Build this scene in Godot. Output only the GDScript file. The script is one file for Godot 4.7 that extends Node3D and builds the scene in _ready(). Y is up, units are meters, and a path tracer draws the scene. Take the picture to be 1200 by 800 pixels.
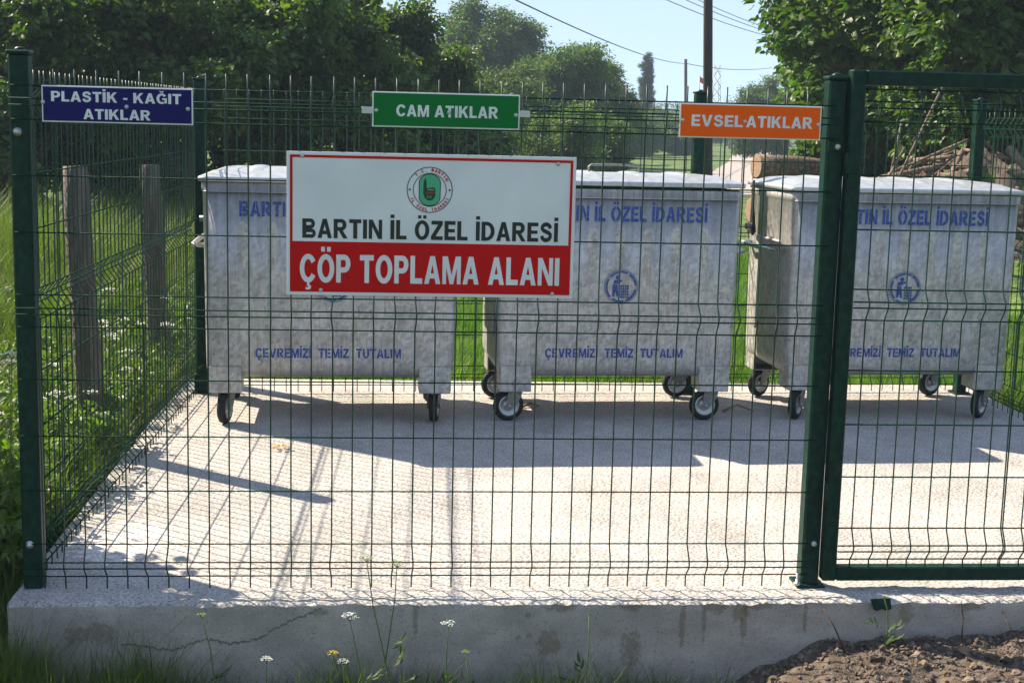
extends Node3D
# Fenced waste collection yard: three galvanised containers on a concrete pad behind green welded mesh.

var rng := RandomNumberGenerator.new()
var M := {}
var used := {}

# ------------------------------------------------------------------ naming and metas
func numbered(n: String) -> String:
	if not used.has(n):
		used[n] = 0
		return n
	used[n] += 1
	return "%s_%03d" % [n, used[n]]

func tag(o: Node, label: String, category: String, group := "") -> Node:
	o.set_meta("label", label)
	o.set_meta("category", category)
	if group != "":
		o.set_meta("group", group)
	return o

func thing(called: String, label: String, category: String, at := Vector3.ZERO, turn := 0.0, group := "") -> Node3D:
	var o := Node3D.new()
	o.name = numbered(called)
	add_child(o)
	o.position = at
	o.rotation.y = turn
	tag(o, label, category, group)
	return o

func part(called: String, mesh: Mesh, m: Material, parent: Node, at := Vector3.ZERO, rot := Vector3.ZERO) -> MeshInstance3D:
	var o := MeshInstance3D.new()
	o.name = called
	o.mesh = mesh
	o.material_override = m
	parent.add_child(o, true)
	o.position = at
	o.rotation = rot
	return o

func struct(called: String, mesh: Mesh, m: Material) -> MeshInstance3D:
	var o := part(numbered(called), mesh, m, self)
	o.set_meta("kind", "structure")
	return o

# ------------------------------------------------------------------ mesh helpers
func st_new(smooth := false) -> SurfaceTool:
	var st := SurfaceTool.new()
	st.begin(Mesh.PRIMITIVE_TRIANGLES)
	st.set_smooth_group(0 if smooth else -1)
	return st

func done(st: SurfaceTool) -> ArrayMesh:
	st.generate_normals()
	return st.commit()

# a triangle that faces away from the point "inside"
func tri(st: SurfaceTool, a: Vector3, b: Vector3, c: Vector3, inside: Vector3) -> void:
	var n := (a - c).cross(a - b)
	if n.dot((a + b + c) / 3.0 - inside) < 0.0:
		var t := b
		b = c
		c = t
	st.add_vertex(a)
	st.add_vertex(b)
	st.add_vertex(c)

func quad(st: SurfaceTool, a: Vector3, b: Vector3, c: Vector3, d: Vector3, inside: Vector3) -> void:
	tri(st, a, b, c, inside)
	tri(st, a, c, d, inside)

# box with chamfered edges
func add_box(st: SurfaceTool, c: Vector3, s: Vector3, bev := 0.004, basis := Basis.IDENTITY) -> void:
	var h := s * 0.5
	var b: float = min(bev, min(h.x, min(h.y, h.z)) * 0.9)
	var P := func(sx, sy, sz, ax):
		var v := Vector3(sx * h.x, sy * h.y, sz * h.z)
		if ax != 0: v.x -= sx * b
		if ax != 1: v.y -= sy * b
		if ax != 2: v.z -= sz * b
		return c + basis * v
	for s1 in [-1, 1]:
		quad(st, P.call(s1, -1, -1, 0), P.call(s1, 1, -1, 0), P.call(s1, 1, 1, 0), P.call(s1, -1, 1, 0), c)
		quad(st, P.call(-1, s1, -1, 1), P.call(1, s1, -1, 1), P.call(1, s1, 1, 1), P.call(-1, s1, 1, 1), c)
		quad(st, P.call(-1, -1, s1, 2), P.call(1, -1, s1, 2), P.call(1, 1, s1, 2), P.call(-1, 1, s1, 2), c)
		for s2 in [-1, 1]:
			quad(st, P.call(s1, s2, -1, 0), P.call(s1, s2, 1, 0), P.call(s1, s2, 1, 1), P.call(s1, s2, -1, 1), c)
			quad(st, P.call(s1, -1, s2, 0), P.call(s1, 1, s2, 0), P.call(s1, 1, s2, 2), P.call(s1, -1, s2, 2), c)
			quad(st, P.call(-1, s1, s2, 1), P.call(1, s1, s2, 1), P.call(1, s1, s2, 2), P.call(-1, s1, s2, 2), c)
			for s3 in [-1, 1]:
				tri(st, P.call(s1, s2, s3, 0), P.call(s1, s2, s3, 1), P.call(s1, s2, s3, 2), c)

func box(s: Vector3, bev := 0.004, c := Vector3.ZERO) -> ArrayMesh:
	var st := st_new()
	add_box(st, c, s, bev)
	return done(st)

# tube along points; radii one value or one for each point
func add_tube(st: SurfaceTool, pts: Array, radii, n := 6, caps := true) -> void:
	var rings := []
	var k := pts.size()
	for i in k:
		var dir: Vector3 = (pts[min(i + 1, k - 1)] - pts[max(i - 1, 0)]).normalized()
		var side := dir.cross(Vector3(0.13, 0.21, 0.97) if abs(dir.z) < 0.85 else Vector3.RIGHT).normalized()
		var up := side.cross(dir).normalized()
		var r: float = radii[i] if radii is Array else radii
		var ring := []
		for j in n:
			var a := TAU * j / n
			ring.append(pts[i] + (side * cos(a) + up * sin(a)) * r)
		rings.append(ring)
	for i in k - 1:
		var mid: Vector3 = (pts[i] + pts[i + 1]) * 0.5
		for j in n:
			var j2 := (j + 1) % n
			quad(st, rings[i][j], rings[i][j2], rings[i + 1][j2], rings[i + 1][j], mid)
	if caps:
		for j in n:
			var j2 := (j + 1) % n
			tri(st, rings[0][j], rings[0][j2], pts[0], pts[1])
			tri(st, rings[k - 1][j], rings[k - 1][j2], pts[k - 1], pts[k - 2])

func tube(pts: Array, radii, n := 6, smooth := true, caps := true) -> ArrayMesh:
	var st := st_new(smooth)
	add_tube(st, pts, radii, n, caps)
	return done(st)

# solid of revolution about the local z axis from [r, z] pairs
func lathe_z(prof: Array, n := 24) -> ArrayMesh:
	var st := st_new(true)
	for i in prof.size() - 1:
		var a = prof[i]
		var b = prof[i + 1]
		var q := Vector2(b[0] - a[0], b[1] - a[1])
		var nn := Vector2(q.y, -q.x)
		for j in n:
			var t0 := TAU * j / n
			var t1 := TAU * (j + 1) / n
			var P := func(e, t): return Vector3(e[0] * cos(t), e[0] * sin(t), e[1])
			var tm := (t0 + t1) * 0.5
			var outv := Vector3(cos(tm) * nn.x, sin(tm) * nn.x, nn.y)
			var c := Vector3((a[0] + b[0]) * 0.5 * cos(tm), (a[0] + b[0]) * 0.5 * sin(tm), (a[1] + b[1]) * 0.5)
			var inside := c - outv.normalized() * 0.5
			if b[0] > 1e-6:
				tri(st, P.call(a, t0), P.call(b, t0), P.call(b, t1), inside)
			if a[0] > 1e-6:
				tri(st, P.call(a, t0), P.call(b, t1), P.call(a, t1), inside)
	return done(st)

# polygon in xy pushed along z from z0 to z1
func add_prism(st: SurfaceTool, poly: PackedVector2Array, z0: float, z1: float) -> void:
	var idx := Geometry2D.triangulate_polygon(poly)
	for i in range(0, idx.size(), 3):
		for z in [z0, z1]:
			var inside := Vector3(poly[idx[i]].x, poly[idx[i]].y, (z0 + z1) * 0.5)
			tri(st, Vector3(poly[idx[i]].x, poly[idx[i]].y, z), Vector3(poly[idx[i + 1]].x, poly[idx[i + 1]].y, z), Vector3(poly[idx[i + 2]].x, poly[idx[i + 2]].y, z), inside)
	var cw := Geometry2D.is_polygon_clockwise(poly)
	for i in poly.size():
		var a := poly[i]
		var b := poly[(i + 1) % poly.size()]
		var e := (b - a).normalized()
		var nrm := Vector2(e.y, -e.x) * (-1.0 if cw else 1.0)
		var m := (a + b) * 0.5 - nrm
		quad(st, Vector3(a.x, a.y, z0), Vector3(b.x, b.y, z0), Vector3(b.x, b.y, z1), Vector3(a.x, a.y, z1), Vector3(m.x, m.y, (z0 + z1) * 0.5))

func prism(poly: PackedVector2Array, z0: float, z1: float) -> ArrayMesh:
	var st := st_new()
	add_prism(st, poly, z0, z1)
	return done(st)

func disc_poly(c: Vector2, r: float, n := 24, a0 := 0.0, a1 := TAU) -> PackedVector2Array:
	var p := PackedVector2Array()
	for i in n:
		var a := a0 + (a1 - a0) * i / n
		p.append(c + Vector2(cos(a), sin(a)) * r)
	return p

func arc_poly(c: Vector2, r0: float, r1: float, a0: float, a1: float, n := 10) -> PackedVector2Array:
	var p := PackedVector2Array()
	for i in n + 1:
		p.append(c + Vector2.from_angle(a0 + (a1 - a0) * i / n) * r1)
	for i in n + 1:
		p.append(c + Vector2.from_angle(a1 + (a0 - a1) * i / n) * r0)
	return p

# flat ring as short prisms
func ring_mesh(c: Vector2, r0: float, r1: float, z0: float, z1: float, n := 40) -> ArrayMesh:
	var st := st_new()
	for i in 4:
		add_prism(st, arc_poly(c, r0, r1, TAU * i / 4, TAU * (i + 1) / 4, n / 4), z0, z1)
	return done(st)

# rounded rectangle ring in the xz plane
func rring(y: float, hx: float, hz: float, r: float, n := 4) -> Array:
	var o := []
	for q in 4:
		var cx := (hx - r) * (1 if q == 0 or q == 3 else -1)
		var cz := (hz - r) * (1 if q < 2 else -1)
		for i in n + 1:
			var a := PI * 0.5 * (q + float(i) / n)
			o.append(Vector3(cx + r * cos(a), y, cz + r * sin(a)))
	return o

func add_loft(st: SurfaceTool, rings: Array, close_top: bool, close_bottom: bool, inside_y: float) -> void:
	for i in rings.size() - 1:
		var A: Array = rings[i]
		var B: Array = rings[i + 1]
		var n := A.size()
		for j in n:
			var k := (j + 1) % n
			var ins := Vector3(0, inside_y, 0)
			quad(st, A[j], A[k], B[k], B[j], ins)
	for e in [[rings[0], close_bottom], [rings[-1], close_top]]:
		if e[1]:
			var R: Array = e[0]
			var c := Vector3.ZERO
			for v in R: c += v
			c /= R.size()
			for j in R.size():
				tri(st, R[j], R[(j + 1) % R.size()], c, Vector3(0, inside_y, 0))

# ------------------------------------------------------------------ text
# A plain heavy sans drawn as shapes: cap height 1. Each piece is a polygon; "cut" leaves the bridges of a stencil.
func q4(x0: float, y0: float, x1: float, y1: float) -> PackedVector2Array:
	return PackedVector2Array([Vector2(x0, y0), Vector2(x1, y0), Vector2(x1, y1), Vector2(x0, y1)])

func strip(outer: Array, inner: Array) -> Array:
	var o := []
	for i in outer.size() - 1:
		o.append(PackedVector2Array([outer[i], outer[i + 1], inner[i + 1], inner[i]]))
	return o

func ell(cx: float, cy: float, rx: float, ry: float, a0: float, a1: float, n := 14) -> Array:
	var o := []
	for i in n + 1:
		var a := deg_to_rad(lerp(a0, a1, float(i) / n))
		o.append(Vector2(cx + cos(a) * rx, cy + sin(a) * ry))
	return o

func bowl(y0: float, y1: float, w: float, x: float) -> Array:
	var cy := (y0 + y1) / 2
	var r := (y1 - y0) / 2
	var rx: float = min(r * 1.05, w - x)
	var cx := w - rx
	return strip([Vector2(x, y1)] + ell(cx, cy, rx, r, 90, -90, 12) + [Vector2(x, y0)], [Vector2(x, y1 - 0.185)] + ell(cx, cy, max(rx - 0.25, 0.05), r - 0.185, 90, -90, 12) + [Vector2(x, y0 + 0.185)])

# returns [width, pieces]
func glyph(ch: String, cut: bool) -> Array:
	var t := 0.25
	var h := 0.195
	var g := 0.05 if cut else 0.0
	match ch:
		" ": return [0.30, []]
		"I": return [t, [q4(0, 0, t, 1)]]
		"İ": return [t, [q4(0, 0, t, 1), q4(0, 1.10, t, 1.28)]]
		"-": return [0.36, [q4(0, 0.30, 0.36, 0.48)]]
		".": return [0.2, [q4(0, 0, 0.2, 0.2)]]
		"L": return [0.66, [q4(0, 0, t, 1), q4(t, 0, 0.66, h)]]
		"E": return [0.70, [q4(0, 0, t, 1), q4(t + g, 0, 0.70, h), q4(t + g, 0.41, 0.65, 0.585), q4(t + g, 1 - h, 0.69, 1)]]
		"T": return [0.76, [q4(0, 1 - h, 0.76, 1), q4(0.38 - t / 2, 0, 0.38 + t / 2, 1 - h - g)]]
		"A":
			return [0.90, [PackedVector2Array([Vector2(0, 0), Vector2(0.255, 0), Vector2(0.45, 0.70), Vector2(0.45, 1), Vector2(0.325, 1)]), PackedVector2Array([Vector2(0.90, 0), Vector2(0.645, 0), Vector2(0.45 + g, 0.70), Vector2(0.45 + g, 1), Vector2(0.575, 1)]), PackedVector2Array([Vector2(0.3107, 0.2), Vector2(0.5893, 0.2), Vector2(0.5391, 0.38), Vector2(0.3609, 0.38)])]]
		"V":
			return [0.88, [PackedVector2Array([Vector2(0, 1), Vector2(0.24, 1), Vector2(0.44, 0.27), Vector2(0.44, 0), Vector2(0.31, 0)]), PackedVector2Array([Vector2(0.88, 1), Vector2(0.64, 1), Vector2(0.44, 0.27), Vector2(0.44, 0), Vector2(0.57, 0)])]]
		"M":
			return [1.02, [q4(0, 0, 0.21, 1), q4(0.81, 0, 1.02, 1), PackedVector2Array([Vector2(0.21, 0.60), Vector2(0.41, 0), Vector2(0.51, 0), Vector2(0.51, 0.32), Vector2(0.29, 1), Vector2(0.21, 1)]), PackedVector2Array([Vector2(0.81, 0.60), Vector2(0.61, 0), Vector2(0.51, 0), Vector2(0.51, 0.32), Vector2(0.73, 1), Vector2(0.81, 1)])]]
		"N":
			return [0.84, [q4(0, 0, 0.215, 1), q4(0.625, 0, 0.84, 1), PackedVector2Array([Vector2(0.215 + g, 0.64), Vector2(0.60 - g, 0), Vector2(0.625 - g, 0), Vector2(0.625 - g, 0.36), Vector2(0.24 + g, 1), Vector2(0.215 + g, 1)])]]
		"K":
			return [0.88, [q4(0, 0, t, 1), PackedVector2Array([Vector2(t, 0.27), Vector2(t, 0.58), Vector2(0.58, 1), Vector2(0.86, 1), Vector2(0.40, 0.47)]), PackedVector2Array([Vector2(0.36, 0.44), Vector2(0.53, 0.61), Vector2(0.88, 0), Vector2(0.61, 0)])]]
		"Z": return [0.74, [q4(0, 0, 0.74, h), q4(0.02, 1 - h, 0.73, 1), PackedVector2Array([Vector2(0, h), Vector2(0.44, 1 - h), Vector2(0.73, 1 - h), Vector2(0.29, h)])]]
		"O", "Ö":
			var p := []
			if cut:
				p = strip(ell(0.46, 0.5, 0.46, 0.515, 84, -84), ell(0.46, 0.5, 0.212, 0.325, 78, -78)) + strip(ell(0.46, 0.5, 0.46, 0.515, 96, 264), ell(0.46, 0.5, 0.212, 0.325, 102, 258))
			else:
				p = strip(ell(0.46, 0.5, 0.46, 0.515, 0, 360, 28), ell(0.46, 0.5, 0.212, 0.325, 0, 360, 28))
			if ch == "Ö": p += [q4(0.2, 1.10, 0.40, 1.27), q4(0.52, 1.10, 0.72, 1.27)]
			return [0.92, p]
		"C", "Ç":
			var p := strip(ell(0.46, 0.5, 0.46, 0.515, 32, 328, 24), ell(0.46, 0.5, 0.212, 0.325, 32, 328, 24))
			if ch == "Ç": p += [PackedVector2Array([Vector2(0.42, -0.015), Vector2(0.54, -0.015), Vector2(0.52, -0.08), Vector2(0.63, -0.14), Vector2(0.59, -0.24), Vector2(0.46, -0.27), Vector2(0.32, -0.25), Vector2(0.32, -0.18), Vector2(0.46, -0.19), Vector2(0.46, -0.13), Vector2(0.38, -0.12)])]
			return [0.86, p]
		"G", "Ğ":
			var p := strip(ell(0.46, 0.5, 0.46, 0.515, 34, 300, 24), ell(0.46, 0.5, 0.212, 0.325, 34, 300, 24))
			p += [q4(0.50, 0.38, 0.90, 0.55), q4(0.69, 0.055, 0.90, 0.38)]
			if ch == "Ğ": p += strip(ell(0.46, 1.28, 0.20, 0.20, 190, 350, 8), ell(0.46, 1.28, 0.10, 0.09, 190, 350, 8))
			return [0.92, p]
		"D": return [0.84, [q4(0, 0, t, 1)] + bowl(0, 1, 0.84, t + g)]
		"P": return [0.78, [q4(0, 0, t, 1)] + bowl(0.36, 1, 0.78, t + g)]
		"B": return [0.84, [q4(0, 0, t, 1)] + bowl(0.475, 1, 0.79, t + g) + bowl(0, 0.475, 0.84, t + g)]
		"R": return [0.86, [q4(0, 0, t, 1)] + bowl(0.40, 1, 0.80, t + g) + [PackedVector2Array([Vector2(0.32, 0.40), Vector2(0.58, 0.40), Vector2(0.87, 0), Vector2(0.60, 0)])]]
		"U": return [0.82, [q4(0, 0.38, t, 1), q4(0.82 - t, 0.38, 0.82, 1)] + strip(ell(0.41, 0.38, 0.41, 0.395, 180, 360, 14), ell(0.41, 0.38, 0.41 - t, 0.22, 180, 360, 14))]
		"S":
			var c := [Vector2(0.66, 0.70), Vector2(0.61, 0.83), Vector2(0.50, 0.905), Vector2(0.37, 0.92), Vector2(0.23, 0.88), Vector2(0.14, 0.79), Vector2(0.14, 0.68), Vector2(0.23, 0.59), Vector2(0.39, 0.53), Vector2(0.56, 0.47), Vector2(0.66, 0.38), Vector2(0.66, 0.26), Vector2(0.58, 0.15), Vector2(0.44, 0.09), Vector2(0.30, 0.09), Vector2(0.17, 0.17), Vector2(0.11, 0.31)]
			var oo := []
			var ii := []
			for i in c.size():
				var d: Vector2 = (c[min(i + 1, c.size() - 1)] - c[max(i - 1, 0)]).normalized()
				oo.append(c[i] + d.orthogonal() * 0.108)
				ii.append(c[i] - d.orthogonal() * 0.108)
			return [0.79, strip(oo, ii)]
	return [0.3, []]

var text_cache := {}
# lettering of cap height h, w wide, standing on the baseline y
func text_part(called: String, txt: String, m: Material, parent: Node, cx: float, y: float, w: float, h: float, z: float, cut := false, turn := 0.0) -> MeshInstance3D:
	var key := "%s|%f|%f|%s" % [txt, w, h, cut]
	if not text_cache.has(key):
		var x := 0.0
		var all := []
		for ch in txt:
			var gl := glyph(ch, cut)
			for pc in gl[1]:
				var q := PackedVector2Array()
				for v in pc: q.append(v + Vector2(x, 0))
				all.append(q)
			x += gl[0] + 0.11
		x -= 0.11
		var st := st_new()
		var k := 0
		for q in all:
			var r := PackedVector2Array()
			for v in q: r.append(Vector2((v.x / x - 0.5) * w, v.y * h))
			var top := 0.0008 + 0.00012 * (k % 5)
			k += 1
			for i in range(1, r.size() - 1):
				pass
			add_prism(st, r, 0.0, top)
		text_cache[key] = done(st)
	var o := part(called, text_cache[key], m, parent)
	o.transform = Transform3D(Basis(Vector3(0, 0, 1), turn), Vector3(cx, y, z))
	return o

# ------------------------------------------------------------------ materials
func ntex(freq: float, seed_: int, cols: Array, offs: Array, type := FastNoiseLite.TYPE_SIMPLEX_SMOOTH, size := 512, normal := false, bump := 4.0, octaves := 4) -> NoiseTexture2D:
	var n := FastNoiseLite.new()
	n.noise_type = type
	n.frequency = freq
	n.seed = seed_
	n.fractal_octaves = octaves
	if type == FastNoiseLite.TYPE_CELLULAR:
		n.cellular_return_type = FastNoiseLite.RETURN_CELL_VALUE
		n.fractal_type = FastNoiseLite.FRACTAL_NONE
	var t := NoiseTexture2D.new()
	t.width = size
	t.height = size
	t.seamless = true
	t.noise = n
	if normal:
		t.as_normal_map = true
		t.bump_strength = bump
	if cols.size() > 0:
		var g := Gradient.new()
		g.offsets = PackedFloat32Array(offs)
		g.colors = PackedColorArray(cols)
		t.color_ramp = g
	return t

func plain(c: Color, rough := 0.6, metal := 0.0) -> StandardMaterial3D:
	var m := StandardMaterial3D.new()
	m.albedo_color = c
	m.roughness = rough
	m.metallic = metal
	return m

func noisy(tex: Texture2D, scale_: float, rough: float, normal: Texture2D = null, nscale := 1.0, world := false, metal := 0.0) -> StandardMaterial3D:
	var m := StandardMaterial3D.new()
	m.albedo_texture = tex
	m.roughness = rough
	m.metallic = metal
	m.uv1_triplanar = true
	m.uv1_world_triplanar = world
	m.uv1_scale = Vector3.ONE * scale_
	if normal:
		m.normal_enabled = true
		m.normal_texture = normal
		m.normal_scale = nscale
	return m

func galv_tex() -> ImageTexture:
	var w := 1024
	var im := Image.create(w, w, false, Image.FORMAT_RGB8)
	var c := FastNoiseLite.new()
	c.noise_type = FastNoiseLite.TYPE_CELLULAR
	c.cellular_return_type = FastNoiseLite.RETURN_CELL_VALUE
	c.fractal_type = FastNoiseLite.FRACTAL_NONE
	c.frequency = 0.075
	c.seed = 11
	var r := FastNoiseLite.new()
	r.frequency = 0.02
	r.seed = 13
	var p := FastNoiseLite.new()
	p.frequency = 0.007
	p.seed = 14
	for y in w:
		for x in w:
			var jx := r.get_noise_2d(x * 3.0, y * 3.0) * 9.0
			var g := 0.66 + c.get_noise_2d(x + jx, y - jx) * 0.075
			var run := r.get_noise_2d(x * 2.2, y * 0.12 + 400.0)
			var pat := p.get_noise_2d(x, y)
			g += pat * 0.10 + run * 0.07
			var q := Color(g, g * 0.992, g * 0.978)
			if run > 0.22 and pat > 0.02:
				q = q.lerp(Color(0.50, 0.44, 0.34), min((run - 0.22) * 2.2, 0.4))
			if run < -0.34:
				q = q.lerp(Color(0.80, 0.80, 0.79), 0.4)
			if c.get_noise_2d(x * 2.3 + 90.0, y * 2.3) > 0.985 and pat < 0.0:
				q = q.lerp(Color(0.36, 0.26, 0.18), 0.5)
			im.set_pixel(x, y, q)
	return ImageTexture.create_from_image(im)

func make_materials() -> void:
	# green powder coat with a little dust and scratches
	var gt := ntex(0.02, 5, [Color(0.03, 0.125, 0.10), Color(0.04, 0.165, 0.13), Color(0.05, 0.195, 0.15), Color(0.12, 0.23, 0.195)], [0.0, 0.45, 0.72, 1.0])
	M.green = noisy(gt, 3.0, 0.45)
	M.green.metallic_specular = 0.3
	M.wire = plain(Color(0.05, 0.205, 0.155), 0.38)
	M.wire.metallic_specular = 0.5
	M.wire_dull = plain(Color(0.05, 0.205, 0.155), 0.6)
	M.wire_dull.metallic_specular = 0.12
	M.zinc = plain(Color(0.70, 0.71, 0.70), 0.38, 0.7)
	M.black = plain(Color(0.03, 0.03, 0.035), 0.6)
	# galvanised sheet: spangle under dull streaks
	var gn := ntex(0.012, 12, [], [], FastNoiseLite.TYPE_SIMPLEX_SMOOTH, 512, true, 3.0)
	M.galv = noisy(galv_tex(), 0.8, 0.46, gn, 0.6, false, 0.28)
	var lt := ntex(0.02, 15, [Color(0.60, 0.62, 0.63), Color(0.70, 0.715, 0.72), Color(0.76, 0.77, 0.775)], [0.0, 0.5, 1.0])
	M.lid = noisy(lt, 2.0, 0.36, gn, 0.7, false, 0.45)
	M.steel = noisy(ntex(0.03, 16, [Color(0.38, 0.38, 0.37), Color(0.52, 0.52, 0.51), Color(0.60, 0.60, 0.59)], [0.0, 0.5, 1.0]), 3.0, 0.5, null, 1.0, false, 0.5)
	M.dark_steel = noisy(ntex(0.03, 17, [Color(0.14, 0.15, 0.15), Color(0.24, 0.25, 0.25)], [0.0, 1.0]), 4.0, 0.5, null, 1.0, false, 0.4)
	M.rubber = noisy(ntex(0.03, 18, [Color(0.05, 0.05, 0.055), Color(0.10, 0.10, 0.10), Color(0.20, 0.19, 0.18)], [0.0, 0.6, 1.0]), 6.0, 0.8)
	# worn stencil paint
	M.stencil = noisy(ntex(0.03, 19, [Color(0.52, 0.55, 0.60), Color(0.34, 0.42, 0.58), Color(0.06, 0.25, 0.57), Color(0.03, 0.19, 0.51), Color(0.12, 0.33, 0.62)], [0.0, 0.30, 0.40, 0.6, 1.0]), 6.0, 0.6)
	M.faint = plain(Color(0.46, 0.50, 0.56), 0.6)
	# sign boards
	var film := ntex(0.006, 20, [Color(0.80, 0.80, 0.81), Color(0.86, 0.86, 0.87)], [0.0, 1.0])
	M.white = noisy(film, 1.0, 0.5)
	M.red = plain(Color(0.74, 0.04, 0.05), 0.5)
	M.navy = plain(Color(0.09, 0.08, 0.34), 0.5)
	M.sgreen = plain(Color(0.02, 0.40, 0.17), 0.5)
	M.orange = plain(Color(0.93, 0.36, 0.04), 0.5)
	for k in ["white", "red", "orange", "sgreen", "navy"]:
		M[k].metallic_specular = 0.25
	M.ink = plain(Color(0.03, 0.03, 0.04), 0.4)
	M.mint = plain(Color(0.25, 0.62, 0.46), 0.4)
	M.darkgreen = plain(Color(0.03, 0.17, 0.12), 0.4)
	M.brown = plain(Color(0.45, 0.17, 0.12), 0.4)
	# concrete
	var cn := ntex(0.09, 22, [], [], FastNoiseLite.TYPE_SIMPLEX_SMOOTH, 512, true, 6.0)
	M.concrete_n = cn
	# earth and grass
	var soil := ntex(0.02, 25, [Color(0.19, 0.155, 0.125), Color(0.29, 0.245, 0.205), Color(0.38, 0.33, 0.28), Color(0.50, 0.45, 0.395)], [0.0, 0.4, 0.7, 1.0])
	M.soil = noisy(soil, 1.7, 0.95, cn, 1.0, true)
	var stone := ntex(0.02, 26, [Color(0.34, 0.28, 0.22), Color(0.47, 0.40, 0.33), Color(0.60, 0.53, 0.45)], [0.0, 0.5, 1.0])
	M.stone = noisy(stone, 5.0, 0.9, cn, 0.6)
	var turf := ntex(0.01, 27, [Color(0.22, 0.22, 0.10), Color(0.25, 0.33, 0.10), Color(0.33, 0.44, 0.13), Color(0.48, 0.47, 0.26)], [0.0, 0.4, 0.7, 1.0])
	M.turf = noisy(turf, 0.22, 0.95, cn, 0.8, true)
	M.road = noisy(ntex(0.02, 28, [Color(0.50, 0.47, 0.45), Color(0.60, 0.57, 0.55), Color(0.68, 0.65, 0.62)], [0.0, 0.5, 1.0]), 0.5, 0.9, cn, 0.5, true)
	# weathered wood and bark
	var wood := ntex(0.015, 29, [Color(0.20, 0.175, 0.15), Color(0.33, 0.295, 0.26), Color(0.42, 0.385, 0.35), Color(0.52, 0.48, 0.44)], [0.0, 0.4, 0.7, 1.0])
	M.grey_wood = noisy(wood, 1.0, 0.9, cn, 0.8)
	M.grey_wood.uv1_scale = Vector3(2.2, 0.4, 2.2)
	var bark := ntex(0.02, 30, [Color(0.16, 0.12, 0.09), Color(0.30, 0.24, 0.19), Color(0.42, 0.36, 0.30)], [0.0, 0.5, 1.0])
	M.bark = noisy(bark, 2.0, 0.95, cn, 1.0)
	M.pole = noisy(wood, 1.0, 0.9)
	M.pole.albedo_color = Color(0.55, 0.47, 0.41)
	M.pole.uv1_scale = Vector3(3, 0.3, 3)
	var cut := ntex(0.02, 31, [Color(0.42, 0.33, 0.25), Color(0.55, 0.45, 0.36), Color(0.66, 0.57, 0.48)], [0.0, 0.5, 1.0])
	M.cut = noisy(cut, 3.0, 0.9)
	M.log = noisy(ntex(0.02, 32, [Color(0.25, 0.20, 0.16), Color(0.44, 0.37, 0.31), Color(0.66, 0.59, 0.51)], [0.0, 0.5, 1.0]), 1.6, 0.95, cn, 1.0)
	# leaves and blades take their tone from vertex and instance colours
	M.leaf = StandardMaterial3D.new()
	M.leaf.vertex_color_use_as_albedo = true
	M.leaf.roughness = 0.5
	M.leaf.backlight_enabled = true
	M.leaf.backlight = Color(0.88, 1.0, 0.40)
	M.leaf.cull_mode = BaseMaterial3D.CULL_DISABLED
	M.blade = M.leaf.duplicate()
	M.blade.roughness = 0.6
	M.petal = plain(Color(0.88, 0.88, 0.84), 0.7)
	M.petal.backlight_enabled = true
	M.petal.backlight = Color(0.5, 0.5, 0.45)
	M.stem = plain(Color(0.30, 0.40, 0.16), 0.7)
	M.yellow = plain(Color(0.80, 0.66, 0.08), 0.7)
	M.umbel_green = plain(Color(0.48, 0.55, 0.24), 0.7)

# ------------------------------------------------------------------ terrain
var tn := FastNoiseLite.new()
func sstep(a: float, b: float, x: float) -> float:
	var t: float = clamp((x - a) / (b - a), 0.0, 1.0)
	return t * t * (3.0 - 2.0 * t)

func gh(x: float, z: float) -> float:
	var h := -0.10
	h -= 0.24 * sstep(0.05, -0.45, x) * sstep(-9.0, -4.0, z)
	h -= 0.30 * sstep(-0.55, -0.05, z) * (1.0 - 0.75 * sstep(0.05, -0.45, x))
	h -= 0.45 * sstep(-20.0, -90.0, z)
	h += (1.22 + 0.35 * tn.get_noise_2d(x * 14.0, z * 14.0)) * exp(-(pow((x - 7.6) / 1.9, 2.0) + pow((z + 10.8) / 1.2, 2.0)))
	h += tn.get_noise_2d(x * 3.0, z * 3.0) * 0.05
	return h

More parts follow.
